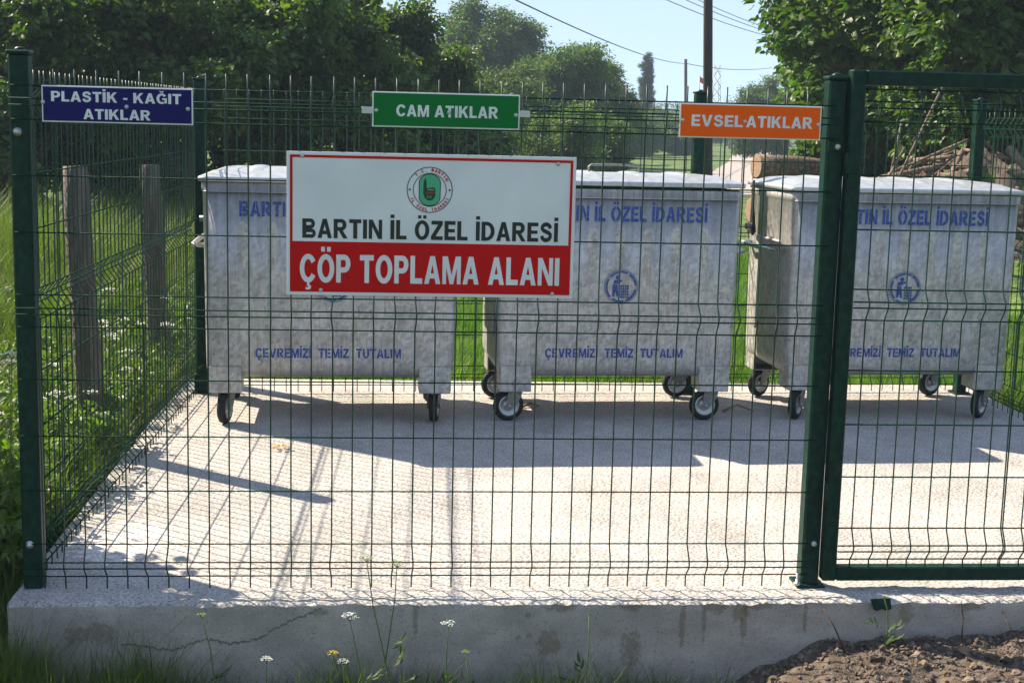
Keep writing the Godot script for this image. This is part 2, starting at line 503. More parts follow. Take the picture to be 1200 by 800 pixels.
func build_ground() -> void:
	tn.seed = 3
	tn.frequency = 0.12
	var xs := []
	var zs := []
	var x := -14.0
	while x <= 18.0:
		xs.append(x)
		x += 0.25
	var z := -26.0
	while z <= 8.0:
		zs.append(z)
		z += 0.25
	for e in [22, 28, 36, 48, 65, 90, 130, 200, 320, 600]: xs.append(float(e))
	for e in [18, 24, 32, 45, 65, 90, 130, 200, 320, 600]: xs.push_front(-float(e))
	for e in [30, 36, 44, 54, 66, 80, 95, 115, 140, 180, 240, 340, 600, 900]: zs.push_front(-float(e))
	for e in [12, 20, 40, 90, 200, 400]: zs.append(float(e))
	var st := st_new(true)
	for i in xs.size() - 1:
		for j in zs.size() - 1:
			var a := Vector3(xs[i], gh(xs[i], zs[j]), zs[j])
			var b := Vector3(xs[i + 1], gh(xs[i + 1], zs[j]), zs[j])
			var c := Vector3(xs[i + 1], gh(xs[i + 1], zs[j + 1]), zs[j + 1])
			var d := Vector3(xs[i], gh(xs[i], zs[j + 1]), zs[j + 1])
			quad(st, a, b, c, d, a - Vector3(0, 500, 0))
	struct("ground", done(st), M.turf)
	# lane running away on the right
	var rp := [Vector3(9.5, 0, -27), Vector3(14.2, 0, -46), Vector3(19.0, 0, -64), Vector3(24.0, 0, -84), Vector3(31.0, 0, -110), Vector3(42.0, 0, -150)]
	st = st_new(true)
	for i in rp.size() - 1:
		for k in 6:
			var q := []
			for t in [float(k) / 6, float(k + 1) / 6]:
				var c: Vector3 = rp[i].lerp(rp[i + 1], t)
				for s in [-1.6, 1.6]:
					var e := c + Vector3(s, 0, 0)
					e.y = gh(e.x, e.z) + 0.035
					q.append(e)
			quad(st, q[0], q[1], q[3], q[2], q[0] - Vector3(0, 50, 0))
	struct("road", done(st), M.road)

# ------------------------------------------------------------------ concrete pad
func slab_tex() -> ImageTexture:
	var w := 1536
	var h := 1280
	var im := Image.create(w, h, false, Image.FORMAT_RGB8)
	var n1 := FastNoiseLite.new()
	n1.frequency = 0.004
	n1.seed = 41
	var n2 := FastNoiseLite.new()
	n2.frequency = 0.22
	n2.seed = 42
	n2.fractal_octaves = 2
	var n3 := FastNoiseLite.new()
	n3.frequency = 0.03
	n3.seed = 43
	for y in h:
		for x in w:
			# x 0..1 over -0.2..4.7 m, y 0..1 over -3.75..0.2 m
			var g := 0.65 + n1.get_noise_2d(x, y) * 0.07 + n3.get_noise_2d(x, y) * 0.05 + rng.randf_range(-0.055, 0.055)
			var sp := n2.get_noise_2d(x, y)
			g += sp * 0.26
			if sp > 0.40: g -= 0.16
			if n1.get_noise_2d(x * 1.6 + 300.0, y * 1.1) + n3.get_noise_2d(x, y) * 0.25 > 0.30: g -= 0.035
			var mx := -0.2 + 4.9 * x / w
			var mz := -3.75 + 3.95 * y / h
			# spilled lime near the corner post, with a ragged outline
			var e := pow((mx - 0.17) / 0.16, 2.0) + pow((mz + 0.52) / 0.26, 2.0) + n3.get_noise_2d(x * 1.7, y * 1.7) * 1.2
			if e < 0.8: g += 0.14
			im.set_pixel(x, y, Color(g * 1.0, g * 0.975, g * 0.94))
	return ImageTexture.create_from_image(im)

func face_tex() -> ImageTexture:
	var w := 2048
	var h := 192
	var im := Image.create(w, h, false, Image.FORMAT_RGB8)
	var n1 := FastNoiseLite.new()
	n1.frequency = 0.008
	n1.seed = 51
	var n2 := FastNoiseLite.new()
	n2.frequency = 0.25
	n2.seed = 52
	var n3 := FastNoiseLite.new()
	n3.frequency = 0.045
	n3.seed = 53
	# metres: x -0.2..4.7, y 0.02..-0.44
	var stains := [[1.622, -0.139, 0.045, 0.05], [1.886, -0.155, 0.035, 0.075], [1.526, -0.116, 0.013, 0.011], [1.56, -0.113, 0.012, 0.01], [1.557, -0.046, 0.013, 0.011], [1.664, -0.02, 0.06, 0.016], [1.88, -0.02, 0.05, 0.016], [0.232, -0.096, 0.055, 0.04], [0.155, -0.101, 0.04, 0.035], [2.232, -0.035, 0.035, 0.04], [2.30, -0.015, 0.06, 0.02], [2.16, -0.02, 0.04, 0.025], [0.9, -0.03, 0.03, 0.015], [3.0, -0.02, 0.05, 0.02], [2.05, -0.07, 0.012, 0.10], [2.12, -0.05, 0.009, 0.09], [2.25, -0.07, 0.013, 0.09], [2.78, -0.04, 0.03, 0.05], [1.2, -0.05, 0.01, 0.08], [2.45, -0.05, 0.008, 0.07]]
	var crack := [Vector2(0.30, -0.129), Vector2(0.449, -0.153), Vector2(0.553, -0.117), Vector2(0.631, -0.132), Vector2(0.71, -0.119), Vector2(0.788, -0.072), Vector2(0.906, -0.02)]
	for y in h:
		for x in w:
			var mx := -0.2 + 4.9 * x / w
			var my := 0.02 - 0.46 * y / h
			var g := 0.60 + rng.randf_range(-0.04, 0.04) + n1.get_noise_2d(x, y * 2.0) * 0.07 + n2.get_noise_2d(x, y) * 0.035 + n3.get_noise_2d(x * 0.6, y) * 0.03
			var c := Color(g, g * 0.95, g * 0.895)
			var rag := n3.get_noise_2d(x * 2.0, y * 2.0) * 0.9 + n2.get_noise_2d(x, y) * 0.35
			for s in stains:
				var dx: float = (mx - s[0]) / s[2]
				if abs(dx) < 2.0:
					var dy: float = (my - s[1]) / s[3]
					var e: float = dx * dx + dy * dy + rag
					if e < 1.0:
						c = c.lerp(Color(0.40, 0.35, 0.27), clamp((1.0 - e) * 0.7, 0.05, 0.5))
			if n2.get_noise_2d(x * 0.8 + 700, y * 0.8) > 0.52:
				c = c.lerp(Color(0.25, 0.23, 0.2), 0.6)
			im.set_pixel(x, y, c)
	for i in crack.size() - 1:
		var a: Vector2 = crack[i]
		var b: Vector2 = crack[i + 1]
		for k in 160:
			var t := k / 160.0
			var q := a.lerp(b, t)
			var px := int((q.x + 0.2) / 4.9 * w + n3.get_noise_2d(i * 50 + k, 3) * 3.0)
			var py := int((0.02 - q.y) / 0.46 * h + n3.get_noise_2d(i * 50 + k, 90) * 4.0)
			for o in 2:
				if py + o >= 0 and py + o < h and px >= 0:
					im.set_pixel(px, py + o, Color(0.36, 0.33, 0.29) if o == 0 else Color(0.45, 0.42, 0.38))
	return ImageTexture.create_from_image(im)

func build_slab() -> void:
	var en := FastNoiseLite.new()
	en.frequency = 9.0
	en.seed = 61
	en.fractal_octaves = 3
	var x0 := -0.045
	var x1 := 4.50
	var nx := 560
	# top: rows run from the far edge to the broken front edge
	var zrows := [-3.62, -3.0, -2.4, -1.8, -1.2, -0.7, -0.35, -0.12, 0.0, 0.03, 0.06, 0.085, 0.105, 0.117, 0.125]
	var st := st_new(true)
	var top := func(i: int, j: int) -> Vector3:
		var x := x0 + (x1 - x0) * i / nx
		var z: float = zrows[j]
		var y := en.get_noise_2d(x * 0.1, z * 0.1) * 0.004
		if j >= 8:
			y += en.get_noise_2d(x * 1.3, z * 1.3) * 0.006
		if j >= 10:
			y -= pow((j - 9) / 5.0, 2.0) * 0.012
			z += (en.get_noise_2d(x * 0.7, 5.0) * 0.014 + en.get_noise_2d(x * 4.0, 9.0) * 0.010) * (j - 9) / 5.0
		return Vector3(x, y, z)
	var UV := func(v: Vector3) -> Vector2: return Vector2((v.x + 0.2) / 4.9, (v.z + 3.75) / 3.95)
	for i in nx:
		for j in zrows.size() - 1:
			var a: Vector3 = top.call(i, j)
			var b: Vector3 = top.call(i + 1, j)
			var c: Vector3 = top.call(i + 1, j + 1)
			var d: Vector3 = top.call(i, j + 1)
			for v in [a, b, c, a, c, d]:
				st.set_uv(UV.call(v))
				st.add_vertex(v)
	# sides and back
	for e in [[Vector3(x0, 0, 0.122), Vector3(x0, 0, -3.62)], [Vector3(x0, 0, -3.62), Vector3(x1, 0, -3.62)], [Vector3(x1, 0, -3.62), Vector3(x1, 0, 0.122)]]:
		st.set_smooth_group(-1)
		var dn := Vector3(0, -0.6, 0)
		st.set_uv(Vector2(0.1, 0.5))
		quad(st, e[0] - Vector3(0, 0.002, 0), e[1] - Vector3(0, 0.002, 0), e[1] + dn, e[0] + dn, Vector3(2.2, -0.3, -1.7))
	var m := StandardMaterial3D.new()
	m.albedo_texture = slab_tex()
	m.normal_enabled = true
	m.normal_texture = ntex(0.24, 44, [], [], FastNoiseLite.TYPE_SIMPLEX_SMOOTH, 1024, true, 5.0, 3)
	m.normal_scale = 0.35
	m.roughness = 0.92
	st.generate_normals()
	st.generate_tangents()
	var slab := struct("concrete_slab", st.commit(), m)
	# front face
	st = st_new(true)
	var rows := [0.0, -0.008, -0.02, -0.05, -0.1, -0.2, -0.3, -0.44, -0.6]
	var fp := func(i: int, j: int) -> Vector3:
		var t: Vector3 = top.call(i, zrows.size() - 1)
		if j == 0: return t
		var zf := 0.127 + en.get_noise_2d(t.x * 0.12, rows[j] * 0.4) * 0.004
		return Vector3(t.x, t.y + rows[j], lerp(zf, t.z, exp(rows[j] * 60.0)))
	for i in nx:
		for j in rows.size() - 1:
			var a: Vector3 = fp.call(i, j)
			var b: Vector3 = fp.call(i + 1, j)
			var c: Vector3 = fp.call(i + 1, j + 1)
			var d: Vector3 = fp.call(i, j + 1)
			for v in [a, b, c, a, c, d]:
				st.set_uv(Vector2((v.x + 0.2) / 4.9, clamp((0.02 - v.y) / 0.46, 0.0, 1.0)))
				st.add_vertex(v)
	var m2 := StandardMaterial3D.new()
	m2.albedo_texture = face_tex()
	m2.roughness = 0.9
	m2.normal_enabled = true
	m2.normal_texture = ntex(0.05, 54, [], [], FastNoiseLite.TYPE_SIMPLEX_SMOOTH, 1024, true, 4.0, 4)
	m2.normal_scale = 0.3
	st.generate_normals()
	st.generate_tangents()
	part("front_face", st.commit(), m2, slab)

# ------------------------------------------------------------------ welded mesh fence
const ROWS := [1.563, 1.525, 1.505, 1.463, 1.296, 1.125, 0.935, 0.898, 0.879, 0.836, 0.673, 0.495, 0.321, 0.149, 0.098, 0.078, 0.044]
func fold(y: float, lift: float) -> float:
	for f in [[1.563, 1.525, 1.505, 1.463], [0.935, 0.898, 0.879, 0.836], [0.149, 0.098, 0.078, 0.044]]:
		if y - lift < f[0] and y - lift > f[3]:
			return 0.03
	return 0.0

func wire_mesh(lift: float, top: float, bottom: float) -> ArrayMesh:
	var pts := [Vector3(0, bottom, 0)]
	var ys := [0.044, 0.078, 0.098, 0.149, 0.321, 0.6, 0.836, 0.879, 0.898, 0.935, 1.2, 1.463, 1.505, 1.525, 1.563]
	for y in ys:
		if y + lift > bottom + 0.01 and y + lift < top - 0.01:
			pts.append(Vector3(0, y + lift, 0.03 if y in [0.078, 0.098, 0.879, 0.898, 1.505, 1.525] else 0.0))
	pts.append(Vector3(0, top, 0))
	return tube(pts, 0.0026, 5)

func add_panel(parent: Node, x0: float, x1: float, first: float, lift := 0.0, top := 1.612, bottom := 0.004, zoff := 0.0, ends0 := 0.0, ends1 := 0.0) -> void:
	var wm := wire_mesh(lift, top, bottom)
	var x := first
	while x <= x1 + 1e-4:
		part("vertical_wire", wm, M.wire, parent, Vector3(x, 0, zoff), Vector3(rng.randf_range(-0.0012, 0.0012), rng.randf_range(-0.15, 0.15), rng.randf_range(-0.0015, 0.0015)))
		x += 0.0638
	var hm := tube([Vector3(x0 - ends0, 0, 0), Vector3((x0 + x1) / 2, 0, 0), Vector3(x1 + ends1, 0, 0)], 0.0023, 5)
	for y in ROWS:
		part("horizontal_wire", hm, M.wire_dull, parent, Vector3(0, y + lift, zoff + fold(y + lift, lift) - 0.0048))

func add_post(parent: Node, at: Vector3, h: float, w := 0.06, plate := true) -> MeshInstance3D:
	var p := part("post", box(Vector3(w, h, w), 0.006, Vector3(0, h / 2, 0)), M.green, parent, at)
	part("cap", box(Vector3(w + 0.008, 0.012, w + 0.008), 0.003), M.green, p, Vector3(0, h + 0.005, 0))
	var dome := st_new(true)
	add_loft(dome, [rring(0, w * 0.3, w * 0.3, w * 0.25), rring(0.008, w * 0.2, w * 0.2, w * 0.19), rring(0.011, 0.004, 0.004, 0.0039)], true, true, 0.002)
	part("cap_top", done(dome), M.green, p, Vector3(0, h + 0.011, 0))
	if plate:
		part("base_plate", box(Vector3(0.095, 0.010, 0.10), 0.002), M.green, p, Vector3(0, 0.005, 0))
	return p

func bolt_mesh() -> ArrayMesh:
	return lathe_z([[0.0, 0.009], [0.005, 0.008], [0.0085, 0.005], [0.0095, 0.0], [0.013, -0.001], [0.013, -0.003], [0.0, -0.0031]], 12)

func build_fences() -> void:
	rng.seed = 500
	var bm := bolt_mesh()
	# front run
	var f := thing("mesh_fence", "green welded mesh fence facing the viewer and carrying all four signs", "fence", Vector3.ZERO, 0.0, "mesh fence runs round the yard")
	var p := add_post(f, Vector3(0, 0, -0.036), 1.655, 0.06, false)
	for y in [1.425, 0.145]: part("bolt", bm, M.zinc, p, Vector3(-0.006, y, 0.033))
	p = add_post(f, Vector3(2.5, 0, -0.036), 1.645)
	for y in [1.437, 0.148]:
		part("bolt", bm, M.zinc, p, Vector3(0.006, y, 0.036))
		part("clip", box(Vector3(0.05, 0.03, 0.006), 0.002), M.green, p, Vector3(0.0, y, 0.033))
	part("bolt", lathe_z([[0.0, 0.03], [0.005, 0.029], [0.005, 0.0], [0.011, 0.0], [0.011, -0.008], [0.0, -0.008]], 8), M.zinc, p, Vector3(-0.045, 0.018, 0.04), Vector3(-PI / 2, 0, 0))
	add_panel(f, 0.0, 2.44, 0.04, 0.0, 1.612, 0.006, 0.004, 0.022, 0.052)
	# left run
	var a := Vector3(0.0, 0, -0.07)
	var b := Vector3(0.085, 0, -3.19)
	var turn := atan2(-(b - a).z, (b - a).x)
	f = thing("mesh_fence", "green welded mesh fence receding beside the wooden posts and weeds", "fence", a, turn + PI, "mesh fence runs round the yard")
	var L := a.distance_to(b)
	var holder := f
	# local x points from the far end back towards the viewer, so that local +z is the outer side
	add_panel_back(holder, L)
	add_post(f, Vector3(-L - 0.03, 0, -0.02), 1.655)
	part("base_shoe", box(Vector3(0.075, 0.10, 0.075), 0.006), M.green, f, Vector3(-L - 0.03, 0.06, -0.02))
	# rear run
	a = Vector3(0.12, 0, -3.205)
	b = Vector3(4.37, 0, -3.425)
	L = a.distance_to(b)
	turn = atan2(-(b - a).z, (b - a).x)
	f = thing("mesh_fence", "green welded mesh fence across the back behind the containers", "fence", a, turn, "mesh fence runs round the yard")
	for y in [0]:
		var wm := wire_mesh(0.0, 1.612, 0.006)
		var x := 0.05
		while x < L - 0.03:
			if abs(x - 2.655) > 0.02:
				part("vertical_wire", wm, M.wire, f, Vector3(x, 0, 0), Vector3(0, PI, 0))
			x += 0.0638
		for seg in [[0.0, 2.655], [2.66, L]]:
			var hm := tube([Vector3(seg[0], 0, 0), Vector3((seg[0] + seg[1]) / 2, 0, 0), Vector3(seg[1], 0, 0)], 0.0026, 5)
			for r in ROWS: part("horizontal_wire", hm, M.wire_dull, f, Vector3(0, r, -fold(r, 0.0) + 0.0048))
	add_post(f, Vector3(2.655, 0, 0.04), 1.655)
	add_post(f, Vector3(L + 0.005, 0, 0.045), 1.655)
	# right run
	a = Vector3(4.405, 0, -3.36)
	b = Vector3(4.435, 0, 0.0)
	L = a.distance_to(b)
	turn = atan2(-(b - a).z, (b - a).x)
	f = thing("mesh_fence", "green welded mesh fence at the picture's right edge, past the last container", "fence", a, turn, "mesh fence runs round the yard")
	add_panel(f, 0.0, L - 0.04, 0.05, 0.0, 1.612, 0.006, 0.0, 0.0, 0.04)
	add_post(f, Vector3(L, 0, -0.036), 1.655)

func add_panel_back(f: Node3D, L: float) -> void:
	var wm := wire_mesh(0.0, 1.612, 0.006)
	var x := -0.045
	while x > -L + 0.01:
		part("vertical_wire", wm, M.wire, f, Vector3(x, 0, 0), Vector3(rng.randf_range(-0.0012, 0.0012), 0, rng.randf_range(-0.0015, 0.0015)))
		x -= 0.0638
	var hm := tube([Vector3(-L, 0, 0), Vector3(-L / 2, 0, 0), Vector3(0.02, 0, 0)], 0.0026, 5)
	for r in ROWS: part("horizontal_wire", hm, M.wire_dull, f, Vector3(0, r, fold(r, 0.0) - 0.0048))

func build_gate() -> void:
	rng.seed = 506
	var g := thing("gate", "closed green gate with thick tubular frame around welded mesh", "gate", Vector3(2.556, 0, 0.0))
	var w := 1.35
	part("stile", box(Vector3(0.046, 1.648, 0.046), 0.004), M.green, g, Vector3(0, 0.852, 0))
	part("stile", box(Vector3(0.046, 1.648, 0.046), 0.004), M.green, g, Vector3(w, 0.852, 0))
	part("rail", box(Vector3(w - 0.048, 0.046, 0.046), 0.004), M.green, g, Vector3(w / 2, 1.653, 0))
	part("rail", box(Vector3(w - 0.048, 0.046, 0.046), 0.004), M.green, g, Vector3(w / 2, 0.051, 0))
	var x := 0.068
	var wm := wire_mesh(0.055, 1.628, 0.068)
	while x < w - 0.03:
		part("vertical_wire", wm, M.wire, g, Vector3(x, 0, 0.014), Vector3(rng.randf_range(-0.0012, 0.0012), 0, rng.randf_range(-0.0015, 0.0015)))
		if abs(x - 0.578) < 0.03:
			part("vertical_wire", wm, M.wire, g, Vector3(x - 0.0055, 0, 0.012))
		x += 0.0638
	var hm := tube([Vector3(0.018, 0, 0), Vector3(w / 2, 0, 0), Vector3(w - 0.018, 0, 0)], 0.0026, 5)
	for r in ROWS: part("horizontal_wire", hm, M.wire_dull, g, Vector3(0, r + 0.055, 0.014 + fold(r, 0.0) - 0.0048))
	for y in [0.32, 1.38]:
		var h := part("hinge", tube([Vector3(0, -0.04, 0), Vector3(0, 0.0, 0), Vector3(0, 0.04, 0)], 0.007, 8), M.green, g, Vector3(-0.0245, y, 0.020))
		part("hinge_leaf", box(Vector3(0.03, 0.05, 0.004), 0.001), M.green, h, Vector3(0.014, 0, 0.006))

# ------------------------------------------------------------------ signs
func sign_board(label: String, x0: float, x1: float, y0: float, y1: float, z: float, m: Material, edge: float) -> Node3D:
	var c := Vector3((x0 + x1) / 2, (y0 + y1) / 2, z)
	var t := thing("sign", label, "sign", c, 0.0, "signs on the front fence")
	var w := x1 - x0
	var h := y1 - y0
	part("board", box(Vector3(w, h, 0.004), 0.001), M.white, t, Vector3(0, 0, 0.002))
	part("face", box(Vector3(w - edge * 2, h - edge * 2, 0.0012), 0.0003), m, t, Vector3(0, 0, 0.0048))
	return t

func rivets(t: Node3D, spots: Array) -> void:
	var rm := lathe_z([[0.0, 0.004], [0.004, 0.0034], [0.0062, 0.0015], [0.0065, 0.0], [0.0, 0.0]], 10)
	for s in spots: part("rivet", rm, M.zinc, t, Vector3(s[0], s[1], 0.0055))

func build_signs() -> void:
	var w := 0.442
	var t := sign_board("small navy sign beside the corner post reading PLASTİK - KAĞIT ATIKLAR", 0.079, 0.519, 1.457, 1.564, 0.040, M.navy, 0.004)
	text_part("lettering", "PLASTİK - KAĞIT", M.white, t, -0.003, 0.007, 0.378, 0.030, 0.0055)
	text_part("lettering", "ATIKLAR", M.white, t, -0.002, -0.043, 0.195, 0.030, 0.0055)
	rivets(t, [[-0.216, 0.004], [0.205, -0.006], [0.026, -0.004]])
	t = sign_board("small green sign above the big board reading CAM ATIKLAR", 1.051, 1.497, 1.466, 1.571, 0.040, M.sgreen, 0.004)
	text_part("lettering", "CAM ATIKLAR", M.white, t, 0.003, -0.020, 0.308, 0.035, 0.0055)
	rivets(t, [[-0.211, -0.004], [0.211, -0.008], [0.008, -0.005]])
	part("backing_strip", box(Vector3(0.51, 0.020, 0.003), 0.001), M.zinc, t, Vector3(0, -0.004, -0.0025))
	t = sign_board("small orange sign next to the gate post reading EVSEL ATIKLAR", 1.990, 2.434, 1.456, 1.560, 0.040, M.orange, 0.004)
	text_part("lettering", "EVSEL", M.white, t, -0.105, -0.017, 0.160, 0.035, 0.0055)
	text_part("lettering", "ATIKLAR", M.white, t, 0.090, -0.017, 0.208, 0.035, 0.0055)
	rivets(t, [[-0.212, 0.0], [0.212, -0.004], [-0.018, 0.0]])
	# large board
	t = thing("sign", "large white and red board with round emblem reading ÇÖP TOPLAMA ALANI", "sign", Vector3(1.236, 1.1685, 0.022), 0.0, "signs on the front fence")
	w = 0.884
	var h := 0.437
	part("board", box(Vector3(w, h, 0.005), 0.001), M.white, t, Vector3(0, 0, 0.0025))
	# red frame, red field
	var e := 0.010
	part("border", box(Vector3(w - 0.020, 0.008, 0.0012), 0.0003), M.red, t, Vector3(0, h / 2 - e - 0.004, 0.0056))
	for s in [-1, 1]:
		part("border", box(Vector3(0.008, h - 0.02 - 0.008 - 0.155, 0.0012), 0.0003), M.red, t, Vector3(s * (w / 2 - e - 0.004), 0.0735, 0.0056))
	part("red_field", box(Vector3(w - 0.020, 0.155, 0.0012), 0.0003), M.red, t, Vector3(0, -h / 2 + e + 0.0775, 0.0056))
	text_part("lettering", "BARTIN İL ÖZEL İDARESİ", M.ink, t, -0.002, -0.043, 0.785, 0.059, 0.0051)
	text_part("lettering", "ÇÖP TOPLAMA ALANI", M.white, t, -0.002, -0.179, 0.800, 0.086, 0.0063)
	rivets(t, [[-0.395, 0.205], [0.385, 0.197], [-0.338, -0.203], [0.378, -0.205]])
	# emblem
	var em := Node3D.new()
	em.name = "emblem"
	t.add_child(em)
	em.position = Vector3(-0.008, 0.110, 0.0052)
	var R := 0.070
	part("ring", ring_mesh(Vector2.ZERO, R - 0.0022, R, 0, 0.001), M.ink, em)
	part("ring", ring_mesh(Vector2.ZERO, R * 0.735 - 0.002, R * 0.735, 0, 0.001), M.ink, em)
	var cap := func(hw: float, hh: float) -> PackedVector2Array:
		var q := PackedVector2Array()
		for i in 24:
			var a := TAU * i / 24
			q.append(Vector2(cos(a) * hw, sin(a) * hw * 0.85 + (hh - hw * 0.85) * (1 if sin(a) >= 0 else -1)))
		return q
	part("shield_outline", prism(cap.call(0.034, 0.0495), 0, 0.0006), M.ink, em)
	part("shield", prism(cap.call(0.0315, 0.047), 0.0006, 0.0011), M.mint, em)
	var fig := PackedVector2Array([Vector2(-0.019, 0.022), Vector2(-0.015, 0.036), Vector2(-0.011, 0.030), Vector2(-0.009, 0.004), Vector2(-0.002, 0.006), Vector2(0.006, 0.007), Vector2(0.011, 0.010), Vector2(0.013, 0.004), Vector2(0.0165, 0.006), Vector2(0.0175, -0.018), Vector2(0.012, -0.028), Vector2(0.003, -0.033), Vector2(-0.008, -0.031), Vector2(-0.016, -0.024), Vector2(-0.020, -0.008)])
	part("tower_figure", prism(fig, 0.0011, 0.0016), M.darkgreen, em)
	part("band", box(Vector3(0.026, 0.005, 0.0006), 0.0002), M.brown, em, Vector3(0.001, -0.009, 0.0018))
	part("band", box(Vector3(0.019, 0.004, 0.0006), 0.0002), M.umbel_green, em, Vector3(0.003, 0.0005, 0.0018))
	for k in 3: part("pillar", box(Vector3(0.0018, 0.008, 0.0006), 0.0002), M.mint, em, Vector3(-0.006 + k * 0.005, -0.022, 0.0018))
	for s in [-1, 1]: part("dot", prism(disc_poly(Vector2(s * R * 0.87, 0), 0.0032, 10), 0, 0.001), M.ink, em)
	var up := "T.C. BARTIN"
	for i in up.length():
		if up[i] != " ":
			var a := deg_to_rad(132.0 - 100.0 * i / (up.length() - 1))
			text_part("emblem_letter", up[i], M.red, em, cos(a) * R * 0.80, sin(a) * R * 0.80, 0.0024 if up[i] in [".", "I"] else 0.0075, 0.0095, 0.0, false, a - PI / 2)
	var dn := "İL ÖZEL İDARESİ"
	for i in dn.length():
		if dn[i] != " ":
			var a := deg_to_rad(207.0 + 126.0 * i / (dn.length() - 1))
			text_part("emblem_letter", dn[i], M.red, em, cos(a) * R * 0.935, sin(a) * R * 0.935, 0.0024 if dn[i] == "İ" else 0.0070, 0.0088, 0.0, false, a + PI / 2)

# ------------------------------------------------------------------ containers
func build_container(label: String, at: Vector3, turn: float, casters: Array, ajar: float, handle: bool, texts: Array) -> void:
	var t := thing("waste_container", label, "container", at, turn, "galvanised waste containers on the pad")
	var hz := 0.36
	var galv: StandardMaterial3D = M.galv.duplicate()
	galv.uv1_offset = Vector3(at.x * 0.37, at.x * 0.21, 0.3)
	var st := st_new(true)
	add_loft(st, [rring(0.226, 0.54, hz - 0.09, 0.03), rring(0.230, 0.565, hz - 0.045, 0.03), rring(0.247, 0.584, hz - 0.014, 0.03), rring(0.275, 0.595, hz - 0.002, 0.03), rring(0.31, 0.597, hz, 0.03), rring(0.7, 0.601, hz + 0.002, 0.03), rring(1.122, 0.606, hz + 0.004, 0.03), rring(1.127, 0.612, hz + 0.010, 0.034), rring(1.165, 0.613, hz + 0.011, 0.034), rring(1.168, 0.606, hz + 0.004, 0.03)], false, true, 0.7)
	var body := part("body", done(st), galv, t)
	# pressed vertical flutes with rounded ends
	for k in 7:
		var x := -0.42 + k * 0.14
		st = st_new(true)
		var sec := 6
		var half := 0.028
		var ys := [0.405, 0.415, 0.43, 0.46, 0.7, 0.95, 0.975, 0.985]
		var wd := [0.2, 0.6, 0.85, 1.0, 1.0, 1.0, 0.75, 0.2]
		for i in ys.size() - 1:
			for j in sec:
				var q := []
				for e in [[i, j], [i, j + 1], [i + 1, j + 1], [i + 1, j]]:
					var u: float = -1.0 + 2.0 * e[1] / sec
					var yy: float = ys[e[0]]
					var zf := hz + 0.004 * (yy - 0.31) / 0.775
					q.append(Vector3(x + u * half * wd[e[0]], yy, zf - 0.0008 + 0.0042 * (1.0 - u * u) * wd[e[0]]))
				quad(st, q[0], q[1], q[2], q[3], Vector3(x, 0.7, 0))
		part("flute", done(st), galv, body)
	# bottom corner brackets with casters
	for c in 4:
		var sx := -1 if c % 2 == 0 else 1
		var sz := 1 if c < 2 else -1
		var cx := sx * 0.505
		var cz := sz * (hz - 0.075)
		st = st_new()
		add_box(st, Vector3(cx, 0.222, sz * (hz + 0.003)), Vector3(0.155, 0.128, 0.006), 0.002)
		add_box(st, Vector3(cx - 0.0735, 0.222, cz), Vector3(0.006, 0.124, 0.15), 0.002)
		add_box(st, Vector3(cx + 0.0735, 0.222, cz), Vector3(0.006, 0.124, 0.15), 0.002)
		add_box(st, Vector3(cx, 0.161, cz), Vector3(0.152, 0.006, 0.15), 0.002)
		part("corner_bracket", done(st), galv, t)
		var ca := Node3D.new()
		ca.name = "caster"
		t.add_child(ca, true)
		ca.position = Vector3(cx, 0, cz + sz * 0.012)
		ca.rotation.y = casters[c]
		st = st_new()
		add_box(st, Vector3(0, 0.156, 0), Vector3(0.10, 0.006, 0.085), 0.002)
		for s in [-1, 1]:
			var poly := PackedVector2Array([Vector2(-0.036, 0.150), Vector2(0.036, 0.150), Vector2(0.030, 0.120), Vector2(-0.012, 0.062), Vector2(-0.040, 0.062), Vector2(-0.046, 0.085)])
			add_prism(st, poly, s * 0.030 - 0.002, s * 0.030 + 0.002)
		part("fork", done(st), M.steel, ca)
		part("swivel", tube([Vector3(0, 0.143, 0), Vector3(0, 0.154, 0)], 0.027, 14), M.steel, ca)
		var wc := Vector3(-0.027, 0.0785, 0)
		part("tyre", lathe_z([[0.052, -0.019], [0.066, -0.0205], [0.0745, -0.016], [0.078, -0.006], [0.078, 0.006], [0.0745, 0.016], [0.066, 0.0205], [0.052, 0.019], [0.050, 0.0], [0.052, -0.019]], 28), M.rubber, ca, wc)
		part("rim", lathe_z([[0.0, -0.022], [0.012, -0.022], [0.014, -0.014], [0.034, -0.008], [0.046, -0.019], [0.0535, -0.0195], [0.0535, 0.0195], [0.046, 0.019], [0.034, 0.008], [0.014, 0.014], [0.012, 0.022], [0.0, 0.022]], 24), M.zinc, ca, wc)
		part("axle", tube([wc + Vector3(0, 0, -0.037), wc + Vector3(0, 0, 0.037)], 0.007, 8), M.zinc, ca)
	# lid hinged at the back
	var lid := Node3D.new()
	lid.name = "lid"
	t.add_child(lid)
	lid.position = Vector3(0, 1.172, -hz)
	lid.rotation.x = -ajar
	st = st_new(true)
	var o := Vector3(0, 0, hz)
	var rings := [rring(0.0, 0.626, hz + 0.022, 0.04), rring(0.020, 0.628, hz + 0.024, 0.04), rring(0.024, 0.620, hz + 0.014, 0.04), rring(0.028, 0.600, hz - 0.01, 0.05), rring(0.048, 0.550, hz - 0.08, 0.06), rring(0.056, 0.50, hz - 0.15, 0.06), rring(0.058, 0.40, hz - 0.24, 0.06)]
	for r in rings:
		for i in r.size(): r[i] += o
	add_loft_at(st, rings, Vector3(0, 0.01, hz))
	part("lid_shell", done(st), M.lid, lid)
